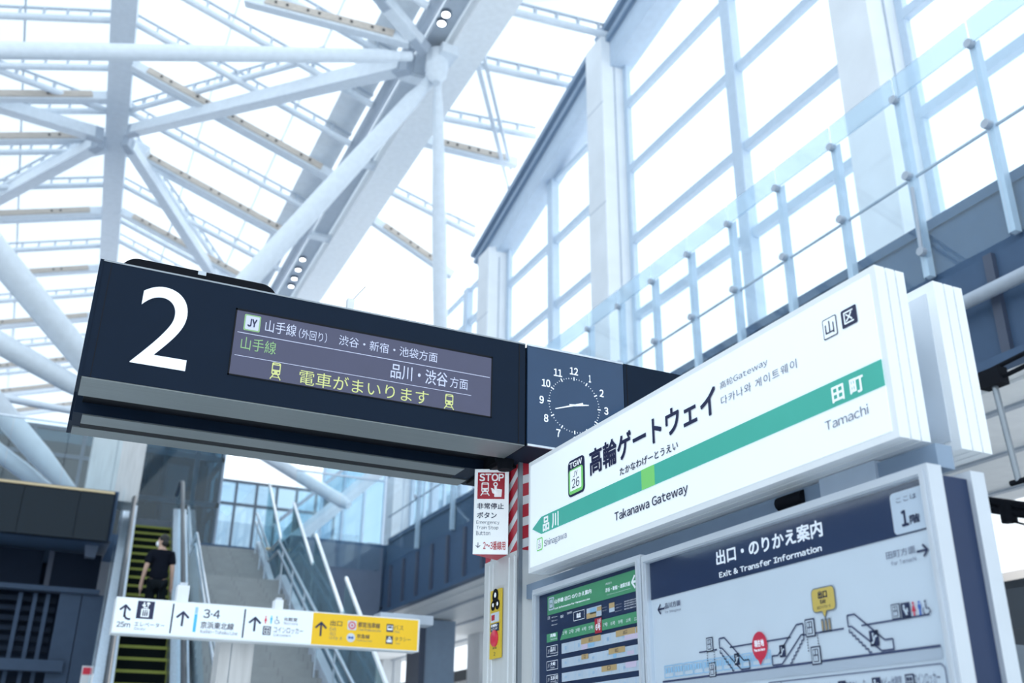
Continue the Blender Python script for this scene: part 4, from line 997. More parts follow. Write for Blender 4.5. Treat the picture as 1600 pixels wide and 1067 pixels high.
# dotted lift shafts
m = MB()
for X in (345, 380, 852, 905):
    for k in range(6): m.rect(fb, X2u(X, 0)-.002, zg+(zu-zg)*(.42+k*.1)-.002, X2u(X, 0)+.002, zg+(zu-zg)*(.42+k*.1)+.002, .002)
m.build('dotted_line', 'ink', e1)
m = MB()
for i in range(11):
    ua_, ub_ = X2u(127+i*49, 0), X2u(127+i*49+44, 0)
    m.pline(fb, [(ua_, zg+.012), (ua_, zg+.05), (ub_, zg+.05), (ub_, zg+.012), (ua_, zg+.012)], .003)
    for k in range(3): w = (ub_-ua_); m.rect(fb, ua_+w*(.1+k*.3), zg+.026, ua_+w*(.3+k*.3), zg+.044, .002)
m.build('train_drawing', 'sky', e1)
u, v = q(602, 478); tip = q(607, 578)
m = MB().disc(fb, u, v, .036, .003, 28, .042).poly(fb, [(u-.014, v-.036), (tip[0], tip[1]+.002), (u+.014, v-.036)], .0031)
pin = m.build('you_are_here_pin', 'redl', e1); pin['label'] = 'red balloon marking you are here'
MB().text(fb, '現在地', u-.022, v-.002, u+.022, v+.018, .004, .02).text(fb, 'You are here', u-.026, v-.015, u+.026, v-.006, .004, .01).build('lettering', 'white_ink', pin)
(u0, v1), (u1, v0) = q(860, 200), q(983, 290); tip = q(930, 345)
m = MB().poly(fb, rrect(u0-.003, v0-.003, u1+.003, v1+.003, .014), .0028); m.poly(fb, [((u0+u1)/2-.012, v0), (tip[0], tip[1]), ((u0+u1)/2+.012, v0)], .0027); m.mi = 1
m.poly(fb, rrect(u0, v0, u1, v1, .012), .0034); m.poly(fb, [((u0+u1)/2-.009, v0+.001), (tip[0], tip[1]+.006), ((u0+u1)/2+.009, v0+.001)], .0035)
bb = m.build('exit_bubble', ['trim', 'bubble'], e1); bb['label'] = 'yellow speech bubble reading exit'
w, h = u1-u0, v1-v0
MB().text(fb, '出口', u0+w*.3, v0+h*.55, u1-w*.3, v1-h*.12, .0045, .02).text(fb, 'Exit', u0+w*.38, v0+h*.32, u1-w*.38, v0+h*.5, .0045, .01).text(fb, '出口 나가는 곳', u0+w*.2, v0+h*.1, u1-w*.2, v0+h*.24, .0045, 0).build('lettering', 'ink', bb)
m = MB(); u, v = q(934, 373)
for k in (-1, 0, 1): m.rect(fb, u+k*.014-.005, v-.018, u+k*.014+.005, v+.018, .002); 
m.mi = 1
for k in (-1, 0, 1): m.rect(fb, u+k*.014-.002, v-.013, u+k*.014+.002, v+.013, .003)
m.build('gate_symbol', ['trim', 'tan'], e1)
a = q(645, 640); b = q(1525, 572); zl = (a[1]+b[1])/2-.004
m = MB().pline(fb, [(a[0], 1.50), (a[0], zl), (b[0]-.01, zl), (b[0], zl-.01), (b[0], 1.50), (a[0], 1.50)], .003)
m.line(fb, (q(706, 640)[0], 1.50), (q(706, 640)[0], zl), .003); m.build('legend_box', 'inkl', e1)
def leg(txt, Xa, Xb, dy=0):
    ua_, ub_ = q(Xa, 650-(Xa-645)*.08)[0], q(Xb, 650-(Xb-645)*.08)[0]
    MB().text(fb, txt, ua_, zl-.045, ub_, zl-.017, .002, 0).build('legend_lettering', 'inkl', e1)
leg('トイレ・多機能', 720, 832); leg('エレベーター', 884, 972); leg('エスカレーター', 1026, 1140); leg('ベビー休憩室', 1198, 1305); leg('コインロッカー', 1366, 1496)
for kind, X in (('lift', 864), ('escalator', 1007), ('baby', 1178), ('locker', 1345)):
    pict(kind, 0, 0, .030, .036, u=q(X, 650-(X-645)*.08)[0], v=zl-.034)
m = MB(); ux = q(668, 655)[0]
for k in range(2): m.text(fb, '凡例'[k], ux-.014+k*.016, zl-.042, ux-.001+k*.016, zl-.026, .002, 0)
m.build('legend_title', 'inkl', e1)
MB().box((1.992, 1.784, .777), (1.9935, 3.081, PZ-.027)).build('cover_glass', 'cover', e1)

# transfer board at the left
e2 = board('transfer_information_board', 'narrower transfer board with green header and car position table', 3.114, 4.0, 2.348)
MB().box((2.005, 3.141, .777), (2.02, 3.973, 2.321)).build('poster', 'posternavy', e2)
qq = lambda X, Y: fb.uv(*G(X, Y))
hb_ = (qq(85, 488)[1]+qq(865, 292)[1])/2; ht_ = (qq(85, 330)[1]+qq(860, 108)[1])/2
uL = qq(85, 400)[0]; uR = -3.142
MB().rect(fb, uL, hb_, uR, ht_, .001).build('header', 'postergreen', e2)
m = MB().tpx(fb, '山手線 出口 のりかえ案内', G(149, 398), G(458, 268), .002, .02).tpx(fb, 'Exit Information for Yamanote Line', G(149, 446), G(446, 345), .002, .01)
m.tpx(fb, '渋谷・新宿・池袋方面', G(579, 302), G(786, 206), .002, .01).tpx(fb, '内回り', G(580, 241), G(630, 207), .002, 0).tpx(fb, 'for Shibuya, Shinjuku & Ikebukuro', G(590, 328), G(790, 262), .002, 0)
u, v = qq(833, 206); arrow(m, fb, u, v, .055, 180); m.build('header_lettering', 'white_ink', e2)
(u0, v1), (u1, v0) = qq(97, 350), qq(143, 445)
m = MB().poly(fb, rrect(u0, v0, u1, v1, .006), .002); m.mi = 1; m.poly(fb, rrect(u0+.006, v0+.006, u1-.006, v1-.006, .004), .0026); m.mi = 0; m.poly(fb, rrect(u0+.010, v0+.010, u1-.010, v1-.010, .003), .0032); m.mi = 1; m.text(fb, 'JY', u0+.014, v0+.03, u1-.014, v1-.03, .004, .02)
m.build('line_badge', ['posterwhite', 'postergreen'], e2)
# legend row
m = MB()
m.tpx(fb, '当駅案内', G(253, 488), G(295, 458), .002, 0).tpx(fb, '編成', G(335, 520), G(368, 470), .002, .02).tpx(fb, '駅', G(196, 520), G(222, 490), .002, 0).tpx(fb, '凡例', G(88, 535), G(108, 500), .002, 0)
for Y in (510, 540, 575): m.tpx(fb, '階段 Stairs', G(122, Y+10), G(172, Y-14), .002, 0)
for Y in (365, 385, 405, 430): m.tpx(fb, '案内図は乗換口を示す', G(738, Y+20), G(866, Y-25), .002, 0)
for Y in (430, 455): m.tpx(fb, 'エレベーター', G(553, Y+8), G(590, Y-12), .002, 0)
for Y in (405, 430, 460): m.tpx(fb, 'エスカレーター', G(660, Y+8), G(715, Y-14), .002, 0)
(u0, v1), (u1, v0) = qq(308, 470), qq(400, 520)
m.pline(fb, [(u0, v0), (u1, v0), (u1, v1), (u0, v1), (u0, v0)], .002); m.build('legend_lettering', 'white_ink', e2)
def cell(par, name, mt, TL, BR, c=.0015):
    (u0, v1), (u1, v0) = qq(*TL), qq(*BR); return MB().rect(fb, u0, v0, u1, v1, c).build(name, mt, par)
cell(e2, 'legend_cell', 'posterwhite', (417, 440), (545, 495)); cell(e2, 'legend_cell', 'sky', (445, 440), (500, 475), .0022); cell(e2, 'legend_cell', 'tan', (505, 425), (545, 450), .0022); cell(e2, 'legend_cell', 'tan', (417, 482), (500, 506), .0022)
cell(e2, 'legend_cell', 'posterwhite', (607, 400), (655, 460)); cell(e2, 'legend_cell', 'tan', (607, 395), (655, 425), .0022)
# green car number row
v1 = (qq(215, 605)[1]+qq(868, 465)[1])/2; v0 = (qq(190, 690)[1]+qq(870, 570)[1])/2
u0 = qq(192, 660)[0]
MB().poly(fb, [(u0, v0), (uR, v0), (uR, v1), (u0+.03, v1)], .0015).build('car_number_row', 'postergreen', e2)
XS = [235, 290, 343, 398, 455, 518, 578, 642, 707, 773, 842]
m = MB()
for k, X in enumerate(XS):
    yc = 640-(X-235)*.198; 
    if k != 5: m.tpx(fb, '%d号' % (k+1), G(X-18, yc+22), G(X+20, yc-18), .003, .0)
m.build('car_number_lettering', 'white_ink', e2)
(u0, v1b), (u1, v0b) = qq(489, 560), qq(549, 618)
rc = MB().rect(fb, u0, v0-.006, u1, v1+.010, .003).build('red_car_cell', 'red', e2)
MB().text(fb, '6号', u0+.01, v0+.004, u1-.008, v1-.012, .004, .03).text(fb, '当駅', u0+.022, v1-.010, u1-.004, v1+.006, .004, 0).build('lettering', 'white_ink', rc)
# side tabs and table rows
rows = [(205, 735, 822), (205, 865, 940), (205, 985, 1060), (205, 1105, 1180)]
def rowz(k): 
    Y0_, Y1_ = rows[k][1], rows[k][2]
    return qq(205, Y0_)[1], qq(205, Y1_)[1]
(ua_, va_), (ub_, vb_) = qq(80, 640), qq(172, 700)
MB().rect(fb, ua_, v0+.002, ub_, v1-.004, .0015).build('green_tab', 'postergreen', e2)
m = MB(); m.text(fb, '高輪', ua_+.035, v0+(v1-v0)*.48, ua_+.085, v1-(v1-v0)*.16, .0025, .01).text(fb, 'Takanawa', ua_+.035, v0+(v1-v0)*.2, ua_+.095, v0+(v1-v0)*.38, .0025, 0)
names = ['品川', '大崎', '五反田', '目黒']; rom = ['Shinagawa', 'Osaki', 'Gotanda', 'Meguro']
u0 = qq(205, 760)[0]
for k in range(4):
    zt, zb = rowz(k)
    MB().rect(fb, u0, zb, uR, zt, .0012).build('table_row', 'posterwhite', e2)
    m.pline(fb, [(ua_, zb), (ub_, zb), (ub_, zt), (ua_, zt), (ua_, zb)], .002)
    hh = zt-zb; m.text(fb, names[k], ua_+.035, zb+hh*.42, ua_+.035+.022*len(names[k]), zt-hh*.14, .0025, .01).text(fb, rom[k], ua_+.035, zb+hh*.14, ua_+.035+.0075*len(rom[k]), zb+hh*.34, .0025, 0)
    m.text(fb, 'JY', ua_+.010, zb+hh*.3, ua_+.026, zt-hh*.3, .0025, 0)
    g = MB()
    for j in range(1, 11):
        ux = u0+(uR-u0)*j/11; g.line(fb, (ux, zb), (ux, zt), .0015, .002)
        if j % 2: g.text(fb, '乗換', ux-.03, zb+.012, ux-.012, zt-.012, .002, 0)
    g.build('table_rule', 'sky', e2)
m.build('station_tab_lettering', 'white_ink', e2)
def tcell(k, f0, f1, g0, g1, mt, txt=None):
    zt, zb = rowz(k); a = u0+(uR-u0)*f0; b = u0+(uR-u0)*f1
    o = MB().rect(fb, a, zb+(zt-zb)*g0, b, zb+(zt-zb)*g1, .0026).build('table_cell', mt, e2)
    if txt: MB().text(fb, txt, a+(b-a)*.4, zb+(zt-zb)*(g0+.2*(g1-g0)), b-(b-a)*.4, zb+(zt-zb)*(g0+.85*(g1-g0)), .0034, 0).build('lettering', 'ink', o)
tcell(0, .27, .52, .5, 1.05, 'tan', '出口'); tcell(0, .27, .35, 0, .5, 'pink'); tcell(0, .36, .44, .1, .5, 'sky'); tcell(0, .70, .92, .5, 1.05, 'tan', '出口'); tcell(0, .93, 1, .5, 1.05, 'tan'); tcell(0, .80, 1, .05, .5, 'pink')
tcell(1, .27, .36, .5, 1.05, 'tan', '口'); tcell(1, .61, .80, .5, 1.1, 'tan', '出口'); tcell(1, .66, .70, .05, .5, 'sky'); tcell(1, .82, .90, .1, .5, 'pink')
tcell(2, .52, .70, .4, 1.0, 'tan', '口'); tcell(2, .80, .92, .4, 1.0, 'pink')
MB().box((1.992, 3.141, .777), (1.9935, 3.973, 2.321)).build('cover_glass', 'cover', e2)
# boards on the far side
e3 = thing('information_board', (2.16, 2.5, 0), 'dark-cored white-framed board on the far side of the exit information board', 'board')
m = MB()
m.box((2.138, 1.757, .75), (2.188, 1.80, PZ)); m.box((2.138, 3.96, .75), (2.188, 4.0, PZ)); m.box((2.138, 1.80, PZ-.04), (2.188, 3.96, PZ)); m.box((2.138, 1.80, .75), (2.188, 3.96, .8)); m.build('frame', 'frame', e3)
MB().box((2.037, 1.772, .8), (2.138, 3.98, PZ-.02)).build('dark_core', 'posternavy', e3)
for y in (1.9, 3.8): MB().box((2.14, y, 0), (2.18, y+.06, .76)).build('leg', 'trim', e3)

# ================================================================== equipment pillar with the stop button
PX, PY0, PY1 = 2.06, 4.295, 4.70
pl = thing('equipment_pillar', (2.26, 4.5, 0), 'off-white pillar with red and white striped top carrying the departure board', 'pillar')
MB().box((PX, PY0, 0), (2.48, PY1, 2.59)).build('lower_casing', 'pillar', pl)
m = MB()
for y in (4.34, 4.40, 4.585, 4.63): m.box((PX-.004, y, .05), (PX, y+.008, 2.57))
m.build('casing_rib', 'signbody', pl)
MB().box((PX-.006, PY0-.006, 0), (PX+.014, PY0+.012, 3.02)).build('corner_edge', 'trim', pl)
o = MB().box((PX+.004, PY0+.004, 2.59), (2.476, PY1-.004, 3.02)).build('striped_casing', 'signbody', pl); o['label'] = 'red and white hazard-striped upper casing'
def stripes(f, u0, u1, v0, v1, slope, pitch, wid, name):
    m = MB(); k = v0-abs(slope)*(u1-u0)-pitch
    while k < v1+abs(slope)*(u1-u0):
        pts = [(u0, k), (u1, k+slope*(u1-u0)), (u1, k+wid+slope*(u1-u0)), (u0, k+wid)]
        # clip to v0..v1
        def clip(P, lim, keep):
            out = []
            for i in range(len(P)):
                a, b = P[i], P[(i+1) % len(P)]
                ia, ib = keep(a[1], lim), keep(b[1], lim)
                if ia: out.append(a)
                if ia != ib: t = (lim-a[1])/(b[1]-a[1]); out.append((a[0]+(b[0]-a[0])*t, lim))
            return out
        P = clip(pts, v0, lambda y, l: y >= l); P = clip(P, v1, lambda y, l: y <= l) if len(P) > 2 else []
        if len(P) > 2: m.poly(f, P, .002)
        k += pitch
    return m.build(name, 'red', pl)
fa = Fr((PX+.004, 0, 0), (0, -1, 0), (0, 0, 1)); fbk = Fr((0, PY0+.004, 0), (1, 0, 0), (0, 0, 1))
stripes(fa, -PY1+.004, -PY0-.012, 2.59, 3.02, .62, .105, .062, 'red_stripe')
stripes(fbk, PX+.016, 2.474, 2.59, 3.02, .40, .105, .062, 'red_stripe')
# call-button strip on the pillar
Fp = Fr((PX, 0, 0), (0, -1, 0), (0, 0, 1)); H5 = crop(600, 740, 3.2615)
a = Fp.uv(*H5(550, 948)); b = Fp.uv(*H5(609, 583))
bp = thing('button_panel', (PX, -(a[0]+b[0])/2, a[1]), 'yellow emergency button strip with red push button on the off-white pillar', 'button')
u0, u1, v0, v1 = a[0], b[0], a[1], b[1]; w, h = u1-u0, v1-v0
MB().fbox(Fp, u0, v0, u1, v1, .004, .014).build('plate', 'yellowp', bp)
m = MB(); m.disc(Fp, u0+w*.5, v0+h*.91, w*.28, .016); m.disc(Fp, u0+w*.30, v0+h*.77, w*.2, .016); m.disc(Fp, u0+w*.72, v0+h*.77, w*.2, .016); m.build('black_symbol', 'rubber', bp)
MB().disc(Fp, u0+w*.5, v0+h*.92, w*.10, .0165).disc(Fp, u0+w*.3, v0+h*.78, w*.08, .0165).disc(Fp, u0+w*.72, v0+h*.78, w*.08, .0165).build('symbol_mark', 'white_ink', bp)
o = MB().fbox(Fp, u0+w*.12, v0+h*.52, u1-w*.12, v0+h*.66, .014, .017).build('white_label', 'posterwhite', bp); MB().fbox(Fp, u0+w*.2, v0+h*.55, u0+w*.5, v0+h*.63, .017, .0175).build('red_symbol', 'red', o)
o = MB().fbox(Fp, u0+w*.12, v0+h*.39, u1-w*.12, v0+h*.50, .014, .017).build('navy_label', 'posternavy', bp); MB().text(Fp, '非常停止', u0+w*.2, v0+h*.45, u1-w*.2, v0+h*.49, .018, .01).text(Fp, 'STOP', u0+w*.2, v0+h*.405, u1-w*.2, v0+h*.435, .018, 0).build('lettering', 'white_ink', o)
m = MB(); c = Fp.P(u0+w*.5, v0+h*.285, .014); m.tube([c, c+Fp.n*.007, c+Fp.n*.012, c+Fp.n*.014], [w*.32, w*.32, w*.26, w*.1], 20); m.build('push_button', 'redl', bp)['label'] = 'round red push button'
MB().text(Fp, '非常', u0+w*.3, v0+h*.13, u1-w*.3, v0+h*.16, .015, 0).text(Fp, '2', u0+w*.42, v0+h*.04, u1-w*.42, v0+h*.09, .015, 0).build('small_lettering', 'ink', bp)

# wedge-shaped STOP sign on the pillar, turned toward us
TR = on(795.4, 733, 'x', PX-.012); d = V((math.cos(YAW), -math.sin(YAW), 0)).normalized()
d = V((.895, -.446, 0)).normalized()
Fs0 = Fr(TR, d, (0, 0, 1))
a = Fs0.uv(738, 866); b = Fs0.uv(742.4, 733.5); sw = -(a[0]+b[0])/2; sh_ = -a[1]
ss = thing('stop_sign', TR+V((0, 0, -sh_)), 'white emergency train stop sign with red STOP square on the striped pillar', 'sign')
m = MB(); P = Fs0.P
back = V((PX-.002, TR.y+.155, 0))
fl_ = P(-sw, 0); fr_ = P(0, 0); bk = V((back.x, back.y, TR.z))
def down(p): return p-V((0, 0, sh_))
m.mesh([fl_, fr_, bk, down(fl_), down(fr_), down(bk)], [(0, 3, 4, 1), (1, 4, 5, 2), (2, 5, 3, 0), (0, 1, 2), (5, 4, 3)])
m.m[-1] = 1
m.build('wedge_body', ['signbody', 'red'], ss)
J = crop(730, 690, 5.338); fs = Fr(TR+Fs0.n*.001, d, (0, 0, 1))
MB().poly(fs, [(-sw+.002, -sh_+.002), (-.002, -sh_+.002), (-.002, -.002), (-sw+.002, -.002)], .0005).build('face_panel', 'signface', ss)
a = fs.uv(*J(84, 478)); b = fs.uv(*J(315, 258))
rs = MB().rect(fs, a[0], a[1], b[0], b[1], .0012).build('red_square', 'red', ss)
MB().tpx(fs, 'STOP', J(104, 328), J(305, 270), .002, .05).build('stop_lettering', 'white_ink', rs)
w, h = b[0]-a[0], b[1]-a[1]; u0, v0 = a
def train_icon(m, f, u, v, w, h, c, cm):
    """front view of a train: body, window cut, lamps, track legs"""
    m.mi = 0; m.poly(f, rrect(u-w*.36, v-h*.22, u+w*.36, v+h*.5, w*.14), c)
    m.line(f, (u-w*.18, v-h*.22), (u-w*.42, v-h*.5), w*.09, c+.0001); m.line(f, (u+w*.18, v-h*.22), (u+w*.42, v-h*.5), w*.09, c+.0001)
    m.line(f, (u-w*.3, v-h*.36), (u+w*.3, v-h*.36), w*.07, c+.0002)
    m.mi = 1; m.poly(f, rrect(u-w*.27, v+h*.08, u+w*.27, v+h*.34, w*.06), c+.0006); m.rect(f, u-w*.2, v+h*.40, u+w*.2, v+h*.44, c+.0006)
    m.disc(f, u-w*.2, v-h*.08, w*.08, c+.0006, 10); m.disc(f, u+w*.2, v-h*.08, w*.08, c+.0006, 10)
m = MB(); train_icon(m, fs, u0+w*.28, v0+h*.37, w*.38, h*.50, .002, 0); m.build('train_symbol', ['white_ink', 'red'], rs)
m = MB(); hu, hv = u0+w*.73, v0+h*.25
m.disc(fs, u0+w*.66, v0+h*.55, w*.085, .002); m.poly(fs, rrect(u0+w*.62, v0+h*.2, u0+w*.71, v0+h*.58, w*.03), .0021); m.poly(fs, [(u0+w*.49, v0+h*.42), (u0+w*.56, v0+h*.40), (u0+w*.62, v0+h*.30), (u0+w*.62, v0+h*.08), (u0+w*.88, v0+h*.08), (u0+w*.90, v0+h*.36), (u0+w*.71, v0+h*.38), (u0+w*.60, v0+h*.2), (u0+w*.55, v0+h*.22)], .0022)
m.mi = 1; m.disc(fs, u0+w*.66, v0+h*.55, w*.045, .0028, 12); m.build('hand_symbol', ['white_ink', 'red'], rs)
MB().tpx(fs, '非常停止', J(84, 562), J(306, 514), .002, .015).tpx(fs, 'ボタン', J(82, 638), J(246, 590), .002, .015).build('kanji_lettering', 'ink', ss)
MB().tpx(fs, 'Emergency', J(76, 694), J(270, 660), .002, 0).tpx(fs, 'Train Stop', J(76, 738), J(260, 702), .002, 0).tpx(fs, 'Button', J(74, 780), J(192, 746), .002, 0).build('roman_lettering', 'ink', ss)
MB().tpx(fs, '2〜3番線用', J(133, 902), J(318, 832), .002, .01).build('platform_lettering', 'red', ss)
m = MB(); u, v = fs.uv(*J(90, 862)); arrow(m, fs, u, v, .026, 270, .002, .12); m.build('arrow', 'ink', ss)

# small camera-like speaker under the board beside the pillar
t = thing('ceiling_speaker', (1.96, 4.42, 2.93), 'small black cone speaker under the board end beside the striped pillar', 'speaker')
p = on(789, 716, 'y', 4.30)
MB().tube([p+V((0, 0, .06)), p+V((0, 0, .0)), p-V((0, 0, .06))], [.03, .05, .035], 14).build('cone', 'rubber', t); MB().bar(p+V((0, 0, .05)), V((p.x, p.y+.02, 3.03)), .03, .03, up=(0, 1, 0)).build('bracket', 'rubber', t)

# ================================================================== departure board
BY, BZ0, BZ1 = 4.02, 3.02, 3.532
db = thing('departure_board', (1.0, 4.4, BZ0), 'long black departure board with a big white 2 and a dark text screen', 'sign')
XE = 1.952
m = MB(); m.box((.012, BY, BZ0), (XE, BY+.235, BZ1)); m.build('front_housing', 'black', db)
MB().box((.0, BY-.004, BZ0-.002), (.014, BY+.20, BZ1+.002)).build('end_cap', 'black', db)
MB().box((.016, BY+.004, BZ0-.006), (XE, BY+.228, BZ0+.001)).build('silver_underside', 'silver', db)
MB().box((.040, BY+.235, BZ0+.05), (XE, BY+.48, BZ1-.06)).build('core', 'blackgap', db)
MB().box((.012, BY+.48, BZ0), (XE, BY+.80, BZ1)).build('rear_housing', 'black', db)
MB().box((.0, BY+.60, BZ0-.002), (.014, BY+.80, BZ1+.002)).build('end_cap', 'black', db)
MB().box((.05, BY+.487, BZ0-.006), (XE-.1, BY+.615, BZ0+.001)).build('silver_underside', 'silver', db)
MB().box((.05, BY+.615, BZ0-.004), (XE-.1, BY+.68, BZ0+.001)).build('black_groove', 'blackgap', db)
MB().box((.02, BY+.68, BZ0-.006), (XE-.01, BY+.798, BZ0+.001)).build('silver_underside', 'silver', db)
m = MB(); m.box((XE-.035, BY-.0015, BZ0), (XE-.030, BY, BZ1)); m.build('seam', 'blackgap', db); MB().box((.045, BY-.001, BZ0), (.048, BY, BZ1)).build('seam', 'blackgap', db)
MB().box((.012, BY-.002, BZ1-.004), (XE, BY+.01, BZ1+.003)).build('top_edge', 'trim', db)
fd = Fr((0, BY, 0), (1, 0, 0), (0, 0, 1)); K3 = crop(100, 380, 3.335); K4 = crop(340, 440, 3.077)
u0, v0 = fd.uv(*K3(341, 620)); u1 = fd.uv(*K3(679, 350))[0]; v1 = fd.uv(*K3(540, 233))[1]
# numeral 2 drawn with a round bowl and straight foot
def numeral2(m, f, u0, v0, u1, v1, c):
    w, h = u1-u0, v1-v0; st_ = .155*h
    cx, cy, R = u0+w*.47, v1-h*.315, 0
    outer = []; inner = []
    for i in range(0, 23):
        a = math.radians(112 - i*(112+38)/22)
        outer.append((cx-.0+math.cos(a)*w*.53, cy+math.sin(a)*h*.315)); inner.append((cx-.02*w+math.cos(a)*(w*.53-st_*.92), cy+math.sin(a)*(h*.315-st_*.62)))
    lead_o = [(u0+w*.06, v1-h*.075), (u0+w*.17, v1-h*.025)]; lead_i = [(u0+w*.06, v1-h*.215), (u0+w*.17, v1-h*.155)]
    O = lead_o+outer+[(u0+w*.68, v0+h*.31), (u0+w*.36, v0+h*.135)]
    I = lead_i+inner+[(u0+w*.50, v0+h*.345), (u0+w*.0, v0+h*.06)]
    O[-1] = (u0+w*.335, v0+h*.125)
    for i in range(len(O)-1): m.poly(f, [I[i], I[i+1], O[i+1], O[i]], c)
    m.poly(f, [(u0, v0), (u1*.97+u0*.03, v0), (u1*.97+u0*.03, v0+h*.125), (u0+w*.335, v0+h*.125), (u0, v0+h*.06)], c)
m = MB(); m.text(fd, '2', u0, v0, u1, v1, .002, .0, True); m.build('platform_numeral', 'num_white', db)['label'] = 'big white numeral 2'
a = fd.uv(*K4(52, 440)); b = fd.uv(*K4(98, 133)); u0 = (a[0]+b[0])/2; a = fd.uv(*K4(1310, 652)); c_ = fd.uv(*K4(1317, 368)); u1 = (a[0]+c_[0])/2
v0, v1 = 3.129, 3.423
scn = MB().fbox(fd, u0, v0, u1, v1, -.01, .0015).build('text_screen', 'screen', db); scn['label'] = 'dark glossy text screen'
m = MB(); m.fbox(fd, u0-.006, v1, u1+.006, v1+.008, 0, .003); m.fbox(fd, u0-.006, v0-.006, u0, v1+.008, 0, .003); m.fbox(fd, u1, v0-.006, u1+.006, v1+.008, 0, .003); m.fbox(fd, u0-.006, v0-.006, u1+.006, v0, 0, .003); m.build('screen_rim', 'blackgap', db)
a = fd.uv(*K4(122, 232)); b = fd.uv(*K4(210, 170))
jb = MB().poly(fd, rrect(a[0], a[1], b[0], b[1], .006), .0025); k = .006; jb.mi = 1; jb.poly(fd, rrect(a[0]+k, a[1]+k, b[0]-k, b[1]-k, .004), .003)
jb = jb.build('line_badge', ['led_green', 'led_white'], db); MB().text(fd, 'JY', a[0]+.016, a[1]+.02, b[0]-.016, b[1]-.02, .004, .03).build('lettering', 'ink', jb)
MB().tpx(fd, '山手線', K4(226, 240), K4(381, 211), .003, .0).tpx(fd, '(外回り)', K4(388, 272), K4(527, 250), .003, 0).tpx(fd, '渋谷・新宿・池袋方面', K4(581, 304), K4(1057, 345), .003, 0).tpx(fd, '品川・渋谷', K4(830, 462), K4(1105, 441), .003, .006).tpx(fd, '方面', K4(1115, 508), K4(1203, 472), .003, 0).build('white_lettering', 'led_white', db)
MB().tpx(fd, '山手線', K4(108, 324), K4(284, 293), .003, 0).build('green_lettering', 'led_green', db)
MB().tpx(fd, '電車がまいります', K4(388, 492), K4(1015, 528), .003, .004).build('yellow_lettering', 'led_yellow', db)
for (x0_, y0_, x1_, y1_) in ((247, 465, 312, 398), (1085, 608, 1139, 548)):
    a = fd.uv(x0_/3.077+340, y0_/3.077+440); b = fd.uv(x1_/3.077+340, y1_/3.077+440)
    m = MB(); train_icon(m, fd, (a[0]+b[0])/2, (a[1]+b[1])/2, (b[0]-a[0])*1.05, (b[1]-a[1])*1.05, .003, 0); m.build('train_symbol', ['led_yellow', 'screen'], db)
m = MB(); a = fd.uv(*K4(120, 246)); m.rect(fd, u0+.012, a[1]-.0015, u1-.008, a[1]+.0015, .0026); a = fd.uv(*K4(112, 357)); m.rect(fd, u0+.012, a[1]-.0012, u1-.10, a[1]+.0012, .0026); m.build('divider_line', 'led_white', db)
# clock unit and the board beyond
ck = thing('clock', (2.23, 4.4, BZ0), 'dark glass station clock with white numerals next to the departure board', 'clock')
CX0, CX1 = 1.965, 2.505
MB().box((CX0, BY+.012, BZ0), (CX1, BY+.79, BZ1-.01)).build('casing', 'black', ck)
MB().box((CX0, BY, BZ0+.006), (CX1, BY+.012, BZ1)).build('glass_face', 'clockglass', ck)
m = MB(); m.box((CX0, BY-.004, BZ1-.006), (CX1, BY+.006, BZ1+.004)); m.build('bright_edge', 'inox', ck); MB().box((CX0, BY-.004, BZ0-.004), (CX1, BY+.006, BZ0+.006)).build('bright_edge', 'inox', ck)
MB().box((XE, BY+.02, BZ0+.002), (CX0, BY+.79, BZ1-.01)).build('joint_cover', 'blackgap', ck)
fc = Fr((0, BY, 0), (1, 0, 0), (0, 0, 1)); K5 = crop(720, 480, 2.54)
cu, cv = fc.uv(*K5(450, 390)); R = abs(fc.uv(*K5(548, 400))[0]-cu)
m = MB()
for i in range(60):
    a = math.radians(6*i); r0, w, l = (R, .0028, .006)
    if i % 5 == 0: w, l = .006, .018
    p = (cu+math.sin(a)*(r0-l/2), cv+math.cos(a)*(r0-l/2)); q_ = (cu+math.sin(a)*(r0+l/2), cv+math.cos(a)*(r0+l/2)); m.line(fc, p, q_, w, .002)
m.build('minute_marks', 'num_white', ck)
for i in range(1, 13):
    a = math.radians(30*i); r_ = R*1.29; h = .037; t_ = str(i); w = .021 if len(t_) == 1 else .044
    if t_ == '1': w = .010
    x, y_ = cu+math.sin(a)*r_, cv+math.cos(a)*r_
    MB().text(fc, t_, x-w/2, y_-h/2, x+w/2, y_+h/2, .002, .02).build('numeral', 'num_white', ck)
def hand(ang, L, back, w, name):
    a = math.radians(ang); dx, dy = math.sin(a), math.cos(a)
    m = MB().poly(fc, [(cu-dx*back-dy*w*.8, cv-dy*back+dx*w*.8), (cu-dx*back+dy*w*.8, cv-dy*back-dx*w*.8), (cu+dx*L+dy*w*.35, cv+dy*L-dx*w*.35), (cu+dx*L-dy*w*.35, cv+dy*L+dx*w*.35)], .004, .0015); return m.build(name, 'num_white', ck)
hand(81, R*.58, R*.2, .007, 'hour_hand'); hand(252, R*.80, R*.36, .006, 'minute_hand')
ob = thing('departure_board', (3.3, 4.4, BZ0), 'black board on the far side of the clock, mostly behind the station sign', 'sign')
MB().box((CX1+.004, BY, BZ0), (4.4, BY+.79, BZ1)).build('housing', 'black', ob)
MB().box((CX1+.02, BY-.001, BZ0), (CX1+.024, BY, BZ1)).build('seam', 'blackgap', ob); MB().box((CX1+.03, BY+.01, BZ0-.006), (4.39, BY+.78, BZ0+.001)).build('underside', 'silver', ob)
